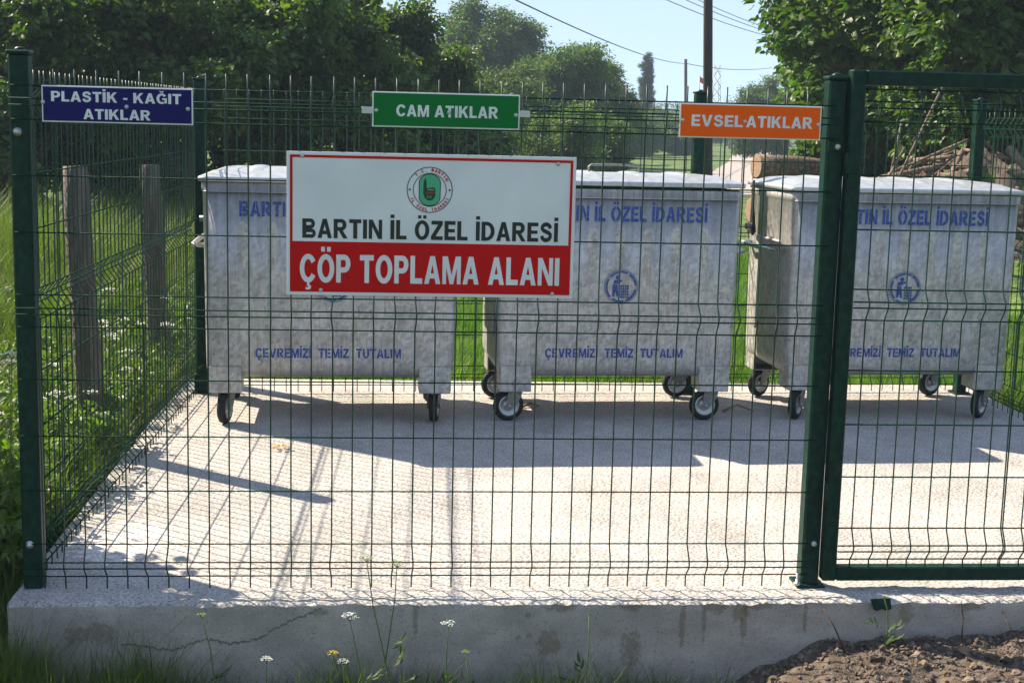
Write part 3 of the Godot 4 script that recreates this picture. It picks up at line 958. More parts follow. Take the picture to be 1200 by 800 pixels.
	# raised pressings across the lid
	for k in 4:
		st = st_new(true)
		var x := -0.36 + k * 0.24
		var zs := [0.09, 0.13, 0.2, hz, hz * 2 - 0.2, hz * 2 - 0.10, hz * 2 - 0.055]
		var tops := [0.046, 0.058, 0.064, 0.067, 0.064, 0.054, 0.040]
		for i in zs.size() - 1:
			for j in 5:
				var q := []
				for e in [[i, j], [i, j + 1], [i + 1, j + 1], [i + 1, j]]:
					var u: float = -1.0 + 2.0 * e[1] / 5
					q.append(Vector3(x + u * 0.055, tops[e[0]] - 0.014 * pow(abs(u), 3.0), zs[e[0]]))
				quad(st, q[0], q[1], q[2], q[3], Vector3(x, -1, hz))
		part("lid_rib", done(st), M.lid, lid)
	if handle:
		part("lid_handle", tube([Vector3(-0.13, 0.055, hz + 0.14), Vector3(-0.13, 0.088, hz + 0.14), Vector3(-0.118, 0.098, hz + 0.14), Vector3(0.0, 0.100, hz + 0.14), Vector3(0.115, 0.098, hz + 0.14), Vector3(0.128, 0.088, hz + 0.14), Vector3(0.13, 0.055, hz + 0.14)], 0.006, 8), M.steel, lid)
	# side gear: push bar and lid arm at each end
	for s in [-1, 1]:
		part("push_bar", tube([Vector3(s * 0.598, 0.862, hz - 0.10), Vector3(s * 0.640, 0.862, hz - 0.10), Vector3(s * 0.664, 0.862, hz - 0.125), Vector3(s * 0.668, 0.862, 0.0), Vector3(s * 0.664, 0.862, -hz + 0.085), Vector3(s * 0.640, 0.862, -hz + 0.06), Vector3(s * 0.598, 0.862, -hz + 0.06)], 0.0125, 10), M.zinc, t)
		st = st_new()
		add_prism(st, PackedVector2Array([Vector2(-0.012, 1.20), Vector2(0.020, 1.20), Vector2(0.026, 1.06), Vector2(0.075, 0.93), Vector2(0.03, 0.905), Vector2(-0.03, 0.92), Vector2(-0.016, 1.06)]), -0.003, 0.003)
		var arm := part("lid_arm", done(st), M.dark_steel, t, Vector3(s * 0.640, 0, -hz + 0.16), Vector3(0, -PI / 2, 0))
		part("pivot", lathe_z([[0.0, 0.008], [0.014, 0.007], [0.016, 0.0], [0.016, -0.036], [0.0, -0.036]] if s > 0 else [[0.0, 0.036], [0.016, 0.036], [0.016, 0.0], [0.014, -0.007], [0.0, -0.008]], 12), M.steel, arm, Vector3(0.01, 0.955, 0))
		st = st_new()
		add_box(st, Vector3(s * 0.605, 0.66, 0), Vector3(0.010, 0.50, 0.40), 0.006)
		part("side_pressing", done(st), galv, body)
	part("rim_bead", tube([Vector3(-0.60, 1.125, hz + 0.0105), Vector3(0, 1.125, hz + 0.0105), Vector3(0.60, 1.125, hz + 0.0105)], 0.003, 6), galv, body)
	# stencils
	text_part("stencil_text", texts[0], M.stencil, t, texts[4], texts[5], 0.862, texts[6], hz + 0.0040, true)
	text_part("stencil_text", texts[1], M.stencil, t, -0.012, 0.331, 0.700, 0.046, hz + 0.0004, true)
	# round stencil: ring in four arcs, figure dropping litter in a bin
	var em := Node3D.new()
	em.name = "stencil_emblem"
	t.add_child(em)
	em.position = Vector3(0.01, 0.688, hz + 0.0058)
	st = st_new()
	for q in [[0.1, 1.0], [1.15, 2.4], [2.6, 3.9], [4.1, 4.9], [5.05, 6.1]]:
		add_prism(st, arc_poly(Vector2.ZERO, 0.069, 0.078, q[0], q[1], 8), 0, 0.0012)
	part("ring", done(st), M.stencil, em)
	part("halo", ring_mesh(Vector2.ZERO, 0.0785, 0.087, 0, 0.0006), M.faint, em)
	st = st_new()
	add_prism(st, disc_poly(Vector2(-0.018, 0.046), 0.011, 12), 0, 0.0012)
	add_prism(st, PackedVector2Array([Vector2(-0.042, 0.012), Vector2(-0.020, 0.012), Vector2(-0.014, -0.03), Vector2(-0.012, -0.05), Vector2(-0.022, -0.05), Vector2(-0.028, -0.022), Vector2(-0.034, -0.048), Vector2(-0.044, -0.048)]), 0, 0.0012)
	add_prism(st, PackedVector2Array([Vector2(-0.040, 0.016), Vector2(-0.036, 0.033), Vector2(-0.016, 0.034), Vector2(0.006, 0.033), Vector2(0.006, 0.026), Vector2(-0.014, 0.022), Vector2(-0.018, 0.015)]), 0, 0.0012)
	for i in 4:
		for j in 5:
			add_prism(st, PackedVector2Array([Vector2(-0.004 + i * 0.0115, 0.008 - j * 0.0135), Vector2(0.0042 + i * 0.0115, 0.008 - j * 0.0135), Vector2(0.0042 + i * 0.0110, -0.002 - j * 0.0135), Vector2(-0.0035 + i * 0.0110, -0.002 - j * 0.0135)]), 0, 0.0012)
	part("litter_figure", done(st), M.stencil, em)

func add_loft_at(st: SurfaceTool, rings: Array, c: Vector3) -> void:
	for i in rings.size() - 1:
		var A: Array = rings[i]
		var B: Array = rings[i + 1]
		for j in A.size():
			var k := (j + 1) % A.size()
			quad(st, A[j], A[k], B[k], B[j], c)
	for R in [rings[0], rings[-1]]:
		var m := Vector3.ZERO
		for v in R: m += v
		m /= R.size()
		for j in R.size(): tri(st, R[j], R[(j + 1) % R.size()], m, c + Vector3(0, 0.005, 0))

func build_containers() -> void:
	var a := "BARTIN İL ÖZEL İDARESİ"
	var b := "ÇEVREMİZİ  TEMİZ  TUTALIM"
	build_container("galvanised steel waste container partly hidden behind the large board, nearest the weeds", Vector3(0.816, 0, -2.79), deg_to_rad(1.7), [1.35, -1.75, -1.5, 1.5], 0.0, false, [a, b, 0, 0, -0.003, 1.012, 0.070])
	build_container("galvanised steel waste container in the middle with a wire handle on its lid", Vector3(2.222, 0, -2.885), deg_to_rad(2.7), [0.12, 0.05, 0.3, 0.1], 0.016, true, [a, b, 0, 0, 0.002, 1.012, 0.074])
	build_container("galvanised steel waste container behind the gate, its left side lit by the sun", Vector3(3.705, 0, -2.995), deg_to_rad(3.2), [0.95, 0.75, 0.6, 0.4], 0.0, false, [a, b, 0, 0, 0.004, 1.014, 0.074])

# ------------------------------------------------------------------ vegetation
func leaf_tris(st: SurfaceTool, base: Vector3, dir: Vector3, nrm: Vector3, l: float, w: float, col: Color) -> void:
	var side := dir.cross(nrm).normalized() * w
	var a := base
	var m1 := base + dir * l * 0.35 + nrm * l * 0.05
	var m2 := base + dir * l * 0.72 + nrm * l * 0.02
	var tip := base + dir * l - nrm * l * 0.12
	var up := nrm * w * 0.25
	for t in [[a, m1 + side + up, m1], [m1, m1 + side + up, m2 + side * 0.7 + up], [m1, m2 + side * 0.7 + up, m2], [m2, m2 + side * 0.7 + up, tip], [a, m1, m1 - side + up], [m1, m2 - side * 0.7 + up, m1 - side + up], [m1, m2, m2 - side * 0.7 + up], [m2, tip, m2 - side * 0.7 + up]]:
		for v in t:
			st.set_color(col)
			st.add_vertex(v)

func rdir() -> Vector3:
	var v := Vector3(rng.randf_range(-1, 1), rng.randf_range(-1, 1), rng.randf_range(-1, 1))
	return v.normalized() if v.length() > 0.05 else Vector3.UP

# spray of leaves round a twig, about 1 unit across
func spray_mesh(n: int, leaf_l: float, leaf_w: float) -> ArrayMesh:
	var st := st_new()
	for i in n:
		var p := rdir() * rng.randf_range(0.05, 0.5)
		p.y *= 0.6
		var d := (p * 1.5 + rdir() * 0.6 + Vector3(0, -0.25, 0)).normalized()
		var nr := (Vector3.UP * 0.9 + rdir() * 0.7).normalized()
		nr = (nr - d * nr.dot(d)).normalized()
		var v := rng.randf_range(0.75, 1.25)
		leaf_tris(st, p, d, nr, leaf_l * rng.randf_range(0.7, 1.2), leaf_w * rng.randf_range(0.8, 1.15), Color(v, v, v * 0.9))
	return done(st)

func multi(called: String, mesh: Mesh, m: Material, xf: Array, cols: Array, parent: Node) -> MultiMeshInstance3D:
	var mm := MultiMesh.new()
	mm.transform_format = MultiMesh.TRANSFORM_3D
	mm.use_colors = true
	mm.mesh = mesh
	mm.instance_count = xf.size()
	for i in xf.size():
		mm.set_instance_transform(i, xf[i])
		mm.set_instance_color(i, cols[i])
	var o := MultiMeshInstance3D.new()
	o.name = called
	o.multimesh = mm
	o.material_override = m
	o.set_meta("kind", "stuff")
	parent.add_child(o, true)
	return o

var sprays := []
func tree(called: String, label: String, at: Vector3, h: float, r: float, clear: float, clumps: int, per: int, size: float, col: Color, kind := 0, group := "") -> void:
	rng.seed = int(at.x * 977.0) * 31 + int(at.z * 1013.0) * 7 + 5
	at.y = gh(at.x, at.z) - 0.03
	var t := thing(called, label, "bush" if called == "bush" else "tree", at, 0.0, group)
	var st := st_new(true)
	var lean := Vector3(rng.randf_range(-0.2, 0.2), 0, rng.randf_range(-0.2, 0.2))
	var tr: float = clamp(h * 0.022, 0.05, 0.2)
	var mid := h * 0.62
	add_tube(st, [Vector3(0, -0.1, 0), Vector3(0, 0.15, 0) , lean * 0.4 + Vector3(0, mid * 0.4, 0), lean + Vector3(0, mid, 0), lean * 1.3 + Vector3(0, h * 0.85, 0)], [tr * 1.5, tr * 1.1, tr * 0.9, tr * 0.55, tr * 0.2], 8)
	var xf := []
	var cols := []
	for i in clumps:
		# clump centres spread through the crown's volume, more of them near its skin
		var d := rdir()
		var k := pow(rng.randf(), 0.4)
		var c := Vector3(d.x * r * k, 0, d.z * r * k)
		var hh := (h - clear) * 0.5
		c.y = clear + hh + d.y * hh * k * 0.92
		c += lean * c.y / h
		var cr: float = (rng.randf_range(0.22, 0.40) if kind == 2 else rng.randf_range(0.14, 0.27)) * r + 0.10
		if i % 4 == 0:
			var y0: float = clamp(c.y * 0.55, 0.2, mid)
			add_tube(st, [lean * y0 / h + Vector3(0, y0, 0), c * 0.5 + Vector3(0, y0 * 0.35 + c.y * 0.15, 0), c], [tr * 0.4, tr * 0.25, tr * 0.08], 5, false)
		var tone := rng.randf_range(0.75, 1.3)
		for j in per:
			var p := c + rdir() * cr * pow(rng.randf(), 0.5)
			if p.y < 0.1: continue
			var s := size * rng.randf_range(0.7, 1.25)
			var b := Basis(Vector3.UP, rng.randf() * TAU) * Basis(Vector3.RIGHT, rng.randf_range(-0.6, 0.6))
			xf.append(Transform3D(b.scaled(Vector3.ONE * s), p))
			var v := tone * rng.randf_range(0.8, 1.2)
			cols.append(Color(col.r * v * rng.randf_range(0.85, 1.25), col.g * v, col.b * v * rng.randf_range(0.8, 1.1)))
	part("trunk", done(st), M.bark, t)
	multi("crown", sprays[kind], M.leaf, xf, cols, t)

func build_trees() -> void:
	rng.seed = 505
	sprays = [spray_mesh(26, 0.30, 0.075), spray_mesh(22, 0.34, 0.10), spray_mesh(34, 0.22, 0.05)]
	var dk := Color(0.095, 0.155, 0.036)
	var g := "trees of the dark thicket behind the weeds"
	var T := "thicket_tree"
	tree(T, "leafy tree rising behind the corner post and the navy sign", Vector3(-3.3, 0, -13.2), 3.5, 1.6, 0.6, 34, 34, 0.34, dk, 1, g)
	tree(T, "leafy tree with lit sprays behind the navy sign's right end", Vector3(-1.5, 0, -13.8), 3.7, 1.5, 0.6, 34, 34, 0.34, dk, 1, g)
	tree(T, "leafy tree at the far left edge of the thicket", Vector3(-5.2, 0, -15.0), 3.7, 1.7, 0.4, 36, 34, 0.36, dk, 0, g)
	tree(T, "tree with bare lower trunk behind the first container", Vector3(-0.1, 0, -15.5), 3.8, 1.6, 0.8, 36, 38, 0.36, dk, 0, g)
	tree(T, "dense tree filling the gap left of the green sign", Vector3(-1.4, 0, -19.0), 4.4, 2.2, 0.2, 56, 56, 0.44, dk, 0, g)
	tree(T, "dense tree deep behind the first two thicket trees", Vector3(-4.6, 0, -19.0), 4.5, 2.7, 0.2, 64, 56, 0.46, dk, 0, g)
	tree(T, "dense tree at the thicket's far left, deepest of all", Vector3(-8.6, 0, -20.0), 4.6, 2.7, 0.2, 56, 56, 0.46, dk, 0, g)
	tree(T, "round topped tree above the green sign's left end", Vector3(1.0, 0, -19.0), 3.7, 1.5, 0.1, 40, 50, 0.36, dk, 0, g)
	tree(T, "lower tree sloping down above the green sign", Vector3(2.15, 0, -21.5), 3.2, 1.2, 0.1, 34, 50, 0.34, dk, 0, g)
	g = "undergrowth bushes below the thicket"
	for u in [[-4.4, -13.8, 1.3, 1.0, "low bush under the thicket at the far left edge"], [-2.4, -14.4, 1.3, 1.0, "low bush under the thicket just right of the corner post"], [-0.7, -15.0, 1.3, 1.0, "low bush under the thicket below the navy sign's right end"], [0.7, -16.4, 1.4, 1.0, "low bush under the thicket left of the large board"], [1.9, -18.0, 1.6, 1.0, "low bush under the thicket above the large board"]]:
		tree("bush", u[4], Vector3(u[0], 0, u[1]), u[2], u[3], 0.0, 24, 50, 0.34, dk, 0, g)
	tree("bush", "leafy shrub left of the pad's corner, just outside the picture", Vector3(-1.32, 0, -0.62), 1.9, 0.78, 0.0, 60, 60, 0.28, dk, 0)
	g = "pale trees beyond the lawn"
	tree("field_tree", "tall pale green tree behind the dark thicket's sloping end", Vector3(5.2, 0, -58.0), 7.0, 2.5, 0.4, 60, 46, 0.70, dk, 2, g)
	tree("field_tree", "pale yellow green tree right of the green sign", Vector3(6.6, 0, -44.0), 4.4, 1.8, 0.2, 54, 46, 0.52, dk, 2, g)
	tree("field_tree", "mid green tree between the pale tree and the cypress", Vector3(8.6, 0, -49.0), 3.9, 1.7, 0.1, 50, 44, 0.52, dk, 2, g)
	tree("field_tree", "small pale tree low behind the thicket's end", Vector3(3.5, 0, -34.0), 2.9, 1.4, 0.0, 44, 44, 0.42, Color(0.08, 0.13, 0.03), 2, g)
	g = "dark bushes before the lawn"
	tree("bush", "dark bush behind the large board's upper right corner", Vector3(5.0, 0, -29.0), 2.0, 1.1, 0.0, 22, 40, 0.36, dk, 2, g)
	tree("bush", "dark bush left of the strip of sunlit lawn", Vector3(6.5, 0, -31.5), 1.85, 0.75, 0.0, 20, 40, 0.34, dk, 2, g)
	tree("bush", "rounded bush left of the cypress, before the far roofs", Vector3(11.4, 0, -69.0), 2.9, 1.9, 0.0, 34, 40, 0.55, dk, 2, g)
	tree("bush", "wide bush between the field trees and the bush below the cypress", Vector3(13.7, 0, -74.0), 2.9, 2.0, 0.0, 34, 40, 0.55, dk, 2, g)
	tree("bush", "dark bush below the cypress", Vector3(15.6, 0, -80.0), 2.7, 1.9, 0.0, 24, 34, 0.6, dk, 2, g)
	tree("bush", "dark bush half covered by the orange sign's left end", Vector3(18.6, 0, -82.0), 2.1, 1.7, 0.0, 22, 34, 0.6, dk, 2, g)
	# cypress: a narrow column
	tree("cypress", "slim dark cypress column standing against the sky", Vector3(19.5, 0, -99.0), 7.4, 0.48, 0.0, 150, 26, 0.28, Color(0.035, 0.06, 0.03), 2)
	g = "far trees on the skyline"
	tree("field_tree", "rounded far tree beside the walnut's left edge", Vector3(18.6, 0, -62.0), 4.3, 1.5, 0.2, 28, 36, 0.55, dk, 2, g)
	var hx := [22.0, 26.0, 31.0, 36.0, 12.0, 8.0]
	for i in hx.size():
		tree("bush", ["far bush on the skyline behind the orange sign's left half", "far bush on the skyline behind the car", "far bush on the skyline behind the orange sign's right half", "far bush on the skyline behind the gate post", "far bush behind the mid green field tree", "far bush behind the tall pale tree"][i], Vector3(hx[i], 0, -122.0 - 3.0 * (i % 2)), 3.0 + 0.4 * (i % 3), 2.6, 0.0, 22, 30, 0.8, dk, 2, "far bushes on the skyline")
	# the large walnut on the right
	g = "broad leaved trees at the upper right"
	tree("walnut_tree", "broad leafy tree overhanging the gate, sunlit at its left edge", Vector3(8.9, 0, -13.0), 5.0, 2.9, 1.0, 84, 56, 0.40, Color(0.085, 0.15, 0.028), 1, g)
	tree("walnut_tree", "broad leafy tree at the upper right corner behind the gate", Vector3(12.6, 0, -15.5), 5.4, 2.8, 0.8, 76, 60, 0.42, Color(0.08, 0.14, 0.028), 1, g)
	tree("walnut_tree", "darker leafy tree filling in behind the gate's overhanging tree", Vector3(10.6, 0, -18.5), 5.0, 2.6, 0.2, 50, 70, 0.42, dk, 1, g)
	tree("walnut_tree", "tall bushy tree whose pale sprays reach towards the wooden pole", Vector3(9.4, 0, -19.5), 5.4, 1.9, 0.8, 56, 60, 0.40, Color(0.085, 0.155, 0.03), 1, g)
	tree("bush", "low dark leafy bush right behind the gate post", Vector3(7.9, 0, -14.8), 2.3, 1.0, 0.1, 24, 44, 0.42, Color(0.085, 0.15, 0.03), 1, g)

func tuft_mesh(n: int, h: float, spread: float, w: float) -> ArrayMesh:
	var st := st_new()
	for i in n:
		var a := rng.randf() * TAU
		var base := Vector3(cos(a), 0, sin(a)) * spread * rng.randf()
		var out := Vector3(cos(a + rng.randf_range(-0.7, 0.7)), 0, sin(a + rng.randf_range(-0.7, 0.7)))
		var bend := rng.randf_range(0.1, 0.65)
		var l := h * rng.randf_range(0.5, 1.1)
		var side := Vector3(-out.z, 0, out.x) * w
		var p := []
		for k in 4:
			var t := k / 3.0
			p.append(base + Vector3.UP * l * (t - 0.25 * bend * t * t) + out * l * bend * t * t)
		var v := rng.randf_range(0.75, 1.25)
		var c := Color(v * rng.randf_range(0.9, 1.3), v, v * 0.9)
		for k in 3:
			var s0 := side * (1.0 - k / 3.4)
			var s1 := side * (1.0 - (k + 1) / 3.4) if k < 2 else Vector3.ZERO
			for q in [p[k] - s0, p[k] + s0, p[k + 1] + s1]:
				st.set_color(c)
				st.add_vertex(q)
			if k < 2:
				for q in [p[k] - s0, p[k + 1] + s1, p[k + 1] - s1]:
					st.set_color(c)
					st.add_vertex(q)
	return done(st)

func grass_patch(label: String, mesh: Mesh, n: int, spot: Callable, s0: float, s1: float, col: Color) -> void:
	var xf := []
	var cols := []
	var pn := FastNoiseLite.new()
	pn.frequency = 0.9
	pn.seed = 77
	for i in n:
		var p: Vector2 = spot.call()
		if p.x > -0.07 and p.x < 4.53 and p.y > -3.66 and p.y < 0.14: continue
		var k := pn.get_noise_2d(p.x, p.y)
		var s := rng.randf_range(s0, s1) * (1.0 + 0.45 * k)
		var b := Basis(Vector3.UP, rng.randf() * TAU).scaled(Vector3(s, s * rng.randf_range(0.8, 1.2), s))
		xf.append(Transform3D(b, Vector3(p.x, gh(p.x, p.y) - 0.01, p.y)))
		var v := rng.randf_range(0.75, 1.3)
		cols.append(Color(col.r * v * (1.0 + 0.35 * pn.get_noise_2d(p.x * 2.0 + 50, p.y * 2.0)), col.g * v, col.b * v))
	var o := multi(numbered("grass"), mesh, M.blade, xf, cols, self)
	o.set_meta("label", label)
	o.set_meta("category", "grass")

func umbel_plant(label: String, at: Vector3, tip: Vector3, r: float, m: Material, group := "", leaves := 3, second := Vector3.ZERO) -> void:
	var t := thing("wildflower", label, "plant", at, 0.0, group)
	var q := tip - at
	var bend := Vector3(rng.randf_range(-0.02, 0.02), 0, rng.randf_range(-0.01, 0.02))
	part("stem", tube([Vector3(0, -0.03, 0), q * 0.4 + bend, q * 0.75 + bend * 0.8, q - Vector3(0, r * 0.5, 0)], [0.0028, 0.0024, 0.002, 0.0016], 5), M.stem, t)
	var heads := [q]
	if second != Vector3.ZERO:
		heads.append(second - at)
		part("stem", tube([q * 0.45 + bend, (q * 0.45).lerp(second - at, 0.6) + Vector3(0, 0.01, 0), second - at - Vector3(0, r * 0.4, 0)], [0.002, 0.0018, 0.0014], 5), M.stem, t)
	for hq in heads:
		var st := st_new()
		var sr := st_new(true)
		var k := 26
		for i in k:
			var a := i * 2.39996
			var d := sqrt((i + 0.5) / k)
			var c: Vector3 = hq + Vector3(cos(a) * d * r, (1.0 - d * d) * r * 0.28 + rng.randf_range(-0.1, 0.1) * r, sin(a) * d * r)
			if i % 3 == 0:
				add_tube(sr, [hq - Vector3(0, r * 0.55, 0), c], 0.0008, 3, false)
			for e in 5:
				var cc := c + Vector3(rng.randf_range(-1, 1), rng.randf_range(-0.3, 0.3), rng.randf_range(-1, 1)) * r * 0.13
				var s := r * 0.085
				var up := (Vector3.UP + rdir() * 0.5).normalized()
				var sd := up.cross(rdir()).normalized() * s
				var fw := up.cross(sd).normalized() * s
				quad(st, cc - sd, cc - fw, cc + sd, cc + fw, cc - up)
		part("flower_head", done(st), m, t)
		part("rays", done(sr), M.stem, t)
	if leaves > 0:
		var st := st_new()
		for i in leaves:
			var f := 0.12 + 0.5 * i / leaves
			var a := rng.randf() * TAU
			var d := Vector3(cos(a), 0.5, sin(a)).normalized()
			for e in 5:
				var dd := (d + rdir() * 0.5).normalized()
				leaf_tris(st, q * f + d * 0.012 * e, dd, Vector3.UP.cross(dd).cross(dd).normalized(), 0.045, 0.006, Color(0.06, 0.12, 0.03))
		part("leaves", done(st), M.blade, t)

func build_grass() -> void:
	rng.seed = 501
	var tall := tuft_mesh(16, 0.5, 0.06, 0.0042)
	var mid := tuft_mesh(18, 0.26, 0.06, 0.0036)
	var low := tuft_mesh(16, 0.12, 0.07, 0.0032)
	var bright := Color(0.13, 0.18, 0.04)
	grass_patch("tall sunlit weedy grass outside the receding left fence", tall, 5200, func(): return Vector2(rng.randf_range(-2.6, -0.12), rng.randf_range(-5.5, -0.25)), 0.55, 1.05, bright)
	grass_patch("tall rough grass in front of the dark thicket", tall, 6500, func(): return Vector2(rng.randf_range(-6.5, 0.8), rng.randf_range(-13.0, -4.8)), 0.8, 1.6, bright)
	grass_patch("bright green lawn behind the rear fence", low, 15000, func(): return Vector2(rng.randf_range(-0.3, 6.2), -3.55 - 9.0 * pow(rng.randf(), 1.3)), 0.7, 1.5, Color(0.12, 0.22, 0.035))
	grass_patch("grass along the outer side of the right fence", mid, 1200, func(): return Vector2(rng.randf_range(4.55, 6.5), rng.randf_range(-6.0, 0.0)), 0.5, 1.0, Color(0.11, 0.18, 0.035))
	grass_patch("shaded grass along the foot of the concrete pad", tall, 1100, func(): return Vector2(rng.randf_range(-0.9, 2.25), 0.18 + 0.5 * pow(rng.randf(), 2.0)), 0.34, 0.60, bright)
	grass_patch("thick grass round the pad's near corner", tall, 240, func(): return Vector2(rng.randf_range(-0.7, 0.55), 0.15 + 0.3 * pow(rng.randf(), 1.5)), 0.5, 0.85, bright)
	grass_patch("dark tangled grass hiding the pad's left corner", tall, 520, func(): return Vector2(rng.randf_range(-0.5, 0.06), 0.15 + 0.28 * rng.randf() - (0.5 * rng.randf() if rng.randf() < 0.5 else 0.0)), 0.65, 1.0, bright)
	# leafy weeds between the grass
	var wm := spray_mesh(24, 0.30, 0.07)
	var xf := []
	var cols := []
	for i in 2600:
		var x := -0.14 - 2.0 * pow(rng.randf(), 1.8)
		var z := rng.randf_range(-6.0, -0.3)
		var s := rng.randf_range(0.08, 0.20)
		xf.append(Transform3D(Basis(Vector3.UP, rng.randf() * TAU).scaled(Vector3.ONE * s), Vector3(x, gh(x, z) + rng.randf_range(0.03, 0.28) + 0.30 * pow(rng.randf(), 3.0), z)))
		var v := rng.randf_range(0.7, 1.3)
		cols.append(Color(0.125 * v, 0.19 * v, 0.04 * v))
	var o := multi("weeds", wm, M.leaf, xf, cols, self)
	o.set_meta("label", "leafy weeds tangled between the grass by the left fence")
	o.set_meta("category", "weeds")
	# white umbels outside the left fence
	for u in [[-0.18, 0.66, -0.52, 0.035], [-0.24, 0.60, -0.72, 0.03], [-0.20, 0.24, -1.42, 0.032], [-0.16, 0.30, -1.68, 0.034], [-0.30, 0.10, -2.3, 0.03], [-0.15, 0.16, -2.26, 0.034], [-0.17, 0.13, -2.48, 0.034], [-0.2, 0.02, -1.95, 0.03], [-0.15, 0.0, -2.7, 0.034], [-0.35, 0.42, -2.9, 0.04], [-0.28, 0.22, -3.2, 0.04], [-0.45, 0.5, -3.6, 0.04], [-0.5, 0.35, -1.2, 0.03], [-0.62, 0.55, -1.0, 0.035], [-0.22, 0.10, -0.95, 0.028], [-0.2, 0.04, -0.8, 0.028], [-0.33, 0.5, -4.2, 0.045], [-0.12, 0.32, -3.5, 0.04]]:
		umbel_plant("white umbel wildflower among the weeds outside the left fence", Vector3(u[0] + rng.randf_range(-0.05, 0.03), gh(u[0], u[2]), u[2] + rng.randf_range(-0.05, 0.05)), Vector3(u[0], u[1], u[2]), u[3], M.petal, "white wildflowers outside the left fence")
	for i in 22:
		var fx := -0.12 - 0.5 * pow(rng.randf(), 1.5)
		var fz := rng.randf_range(-4.4, -0.6)
		umbel_plant("white umbel wildflower among the weeds outside the left fence", Vector3(fx, gh(fx, fz), fz), Vector3(fx + rng.randf_range(-0.04, 0.06), gh(fx, fz) + rng.randf_range(0.42, 0.75), fz + rng.randf_range(-0.05, 0.05)), rng.randf_range(0.026, 0.042), M.petal, "white wildflowers outside the left fence")
	umbel_plant("white umbel wildflower leaning through the left fence over the pad's edge", Vector3(-0.13, gh(-0.13, -1.6), -1.6), Vector3(0.03, 0.02, -1.35), 0.03, M.petal)
	# plants in front of the pad
	var gz := gh(1.1, 0.3)
	umbel_plant("tall thin weed with two green heads rising before the mesh", Vector3(1.19, gz, 0.30), Vector3(1.05, 0.19, 0.28), 0.022, M.umbel_green, "", 5, Vector3(1.14, 0.18, 0.30))
	umbel_plant("white wildflower just below the pad's edge, left of the tall thin weed", Vector3(1.09, gz, 0.3), Vector3(1.001, 0.017, 0.3), 0.026, M.petal, "", 4)
	umbel_plant("low white wildflower in the grass under the yellow flower", Vector3(1.0, gz, 0.33), Vector3(0.983, -0.125, 0.3), 0.018, M.petal, "", 3)
	umbel_plant("white wildflower drooping right of the tall thin weed", Vector3(1.30, gz, 0.28), Vector3(1.297, -0.01, 0.29), 0.022, M.petal, "", 6)
	umbel_plant("small pale wildflower low in the grass before the wall crack", Vector3(0.755, gz, 0.33), Vector3(0.754, -0.115, 0.3), 0.018, M.petal, "", 3)
	umbel_plant("thin weed with a pale head standing before the wall crack", Vector3(0.60, gz, 0.3), Vector3(0.562, 0.02, 0.29), 0.014, M.umbel_green, "", 4)
	umbel_plant("yellow flower in the grass before the pad", Vector3(0.955, gz, 0.33), Vector3(0.952, -0.098, 0.3), 0.017, M.yellow, "", 3)
	umbel_plant("thin weed with a dull head right of the drooping flower", Vector3(1.345, gz, 0.3), Vector3(1.352, -0.10, 0.29), 0.013, M.umbel_green, "", 3)
	umbel_plant("spindly dark weed before the wall's brown stain", Vector3(1.70, gz, 0.26), Vector3(1.733, 0.0, 0.24), 0.006, M.stem, "", 5)
	umbel_plant("dry sprig growing from the soil before the gate", Vector3(2.68, -0.14, 0.21), Vector3(2.665, 0.05, 0.24), 0.008, M.umbel_green, "", 3)

# ------------------------------------------------------------------ soil heap at the lower right
func heap_h(x: float, z: float) -> float:
	var h: float = lerp(-0.47, -0.135, sstep(1.72, 2.62, x)) + 0.035 * sstep(2.7, 3.4, x)
	h -= 0.05 * sstep(0.45, 1.3, z) + 0.5 * sstep(1.6, 3.0, z)
	return h

func stone_mesh(seed_: int, r: float) -> ArrayMesh:
	var n := FastNoiseLite.new()
	n.seed = seed_
	n.frequency = 0.9
	var st := st_new(false)
	var P := func(i: int, j: int) -> Vector3:
		var a := TAU * i / 8.0
		var b := -PI / 2 + PI * j / 5.0
		var d := Vector3(cos(a) * cos(b), sin(b) * 0.7, sin(a) * cos(b))
		return d * r * (1.0 + 0.95 * n.get_noise_3dv(d * 1.6 + Vector3.ONE * seed_))
	for i in 8:
		for j in 5:
			if j > 0: tri(st, P.call(i, j), P.call((i + 1) % 8, j), P.call(i, j + 1), Vector3.ZERO)
			if j < 4: tri(st, P.call((i + 1) % 8, j), P.call((i + 1) % 8, j + 1), P.call(i, j + 1), Vector3.ZERO)
	return done(st)

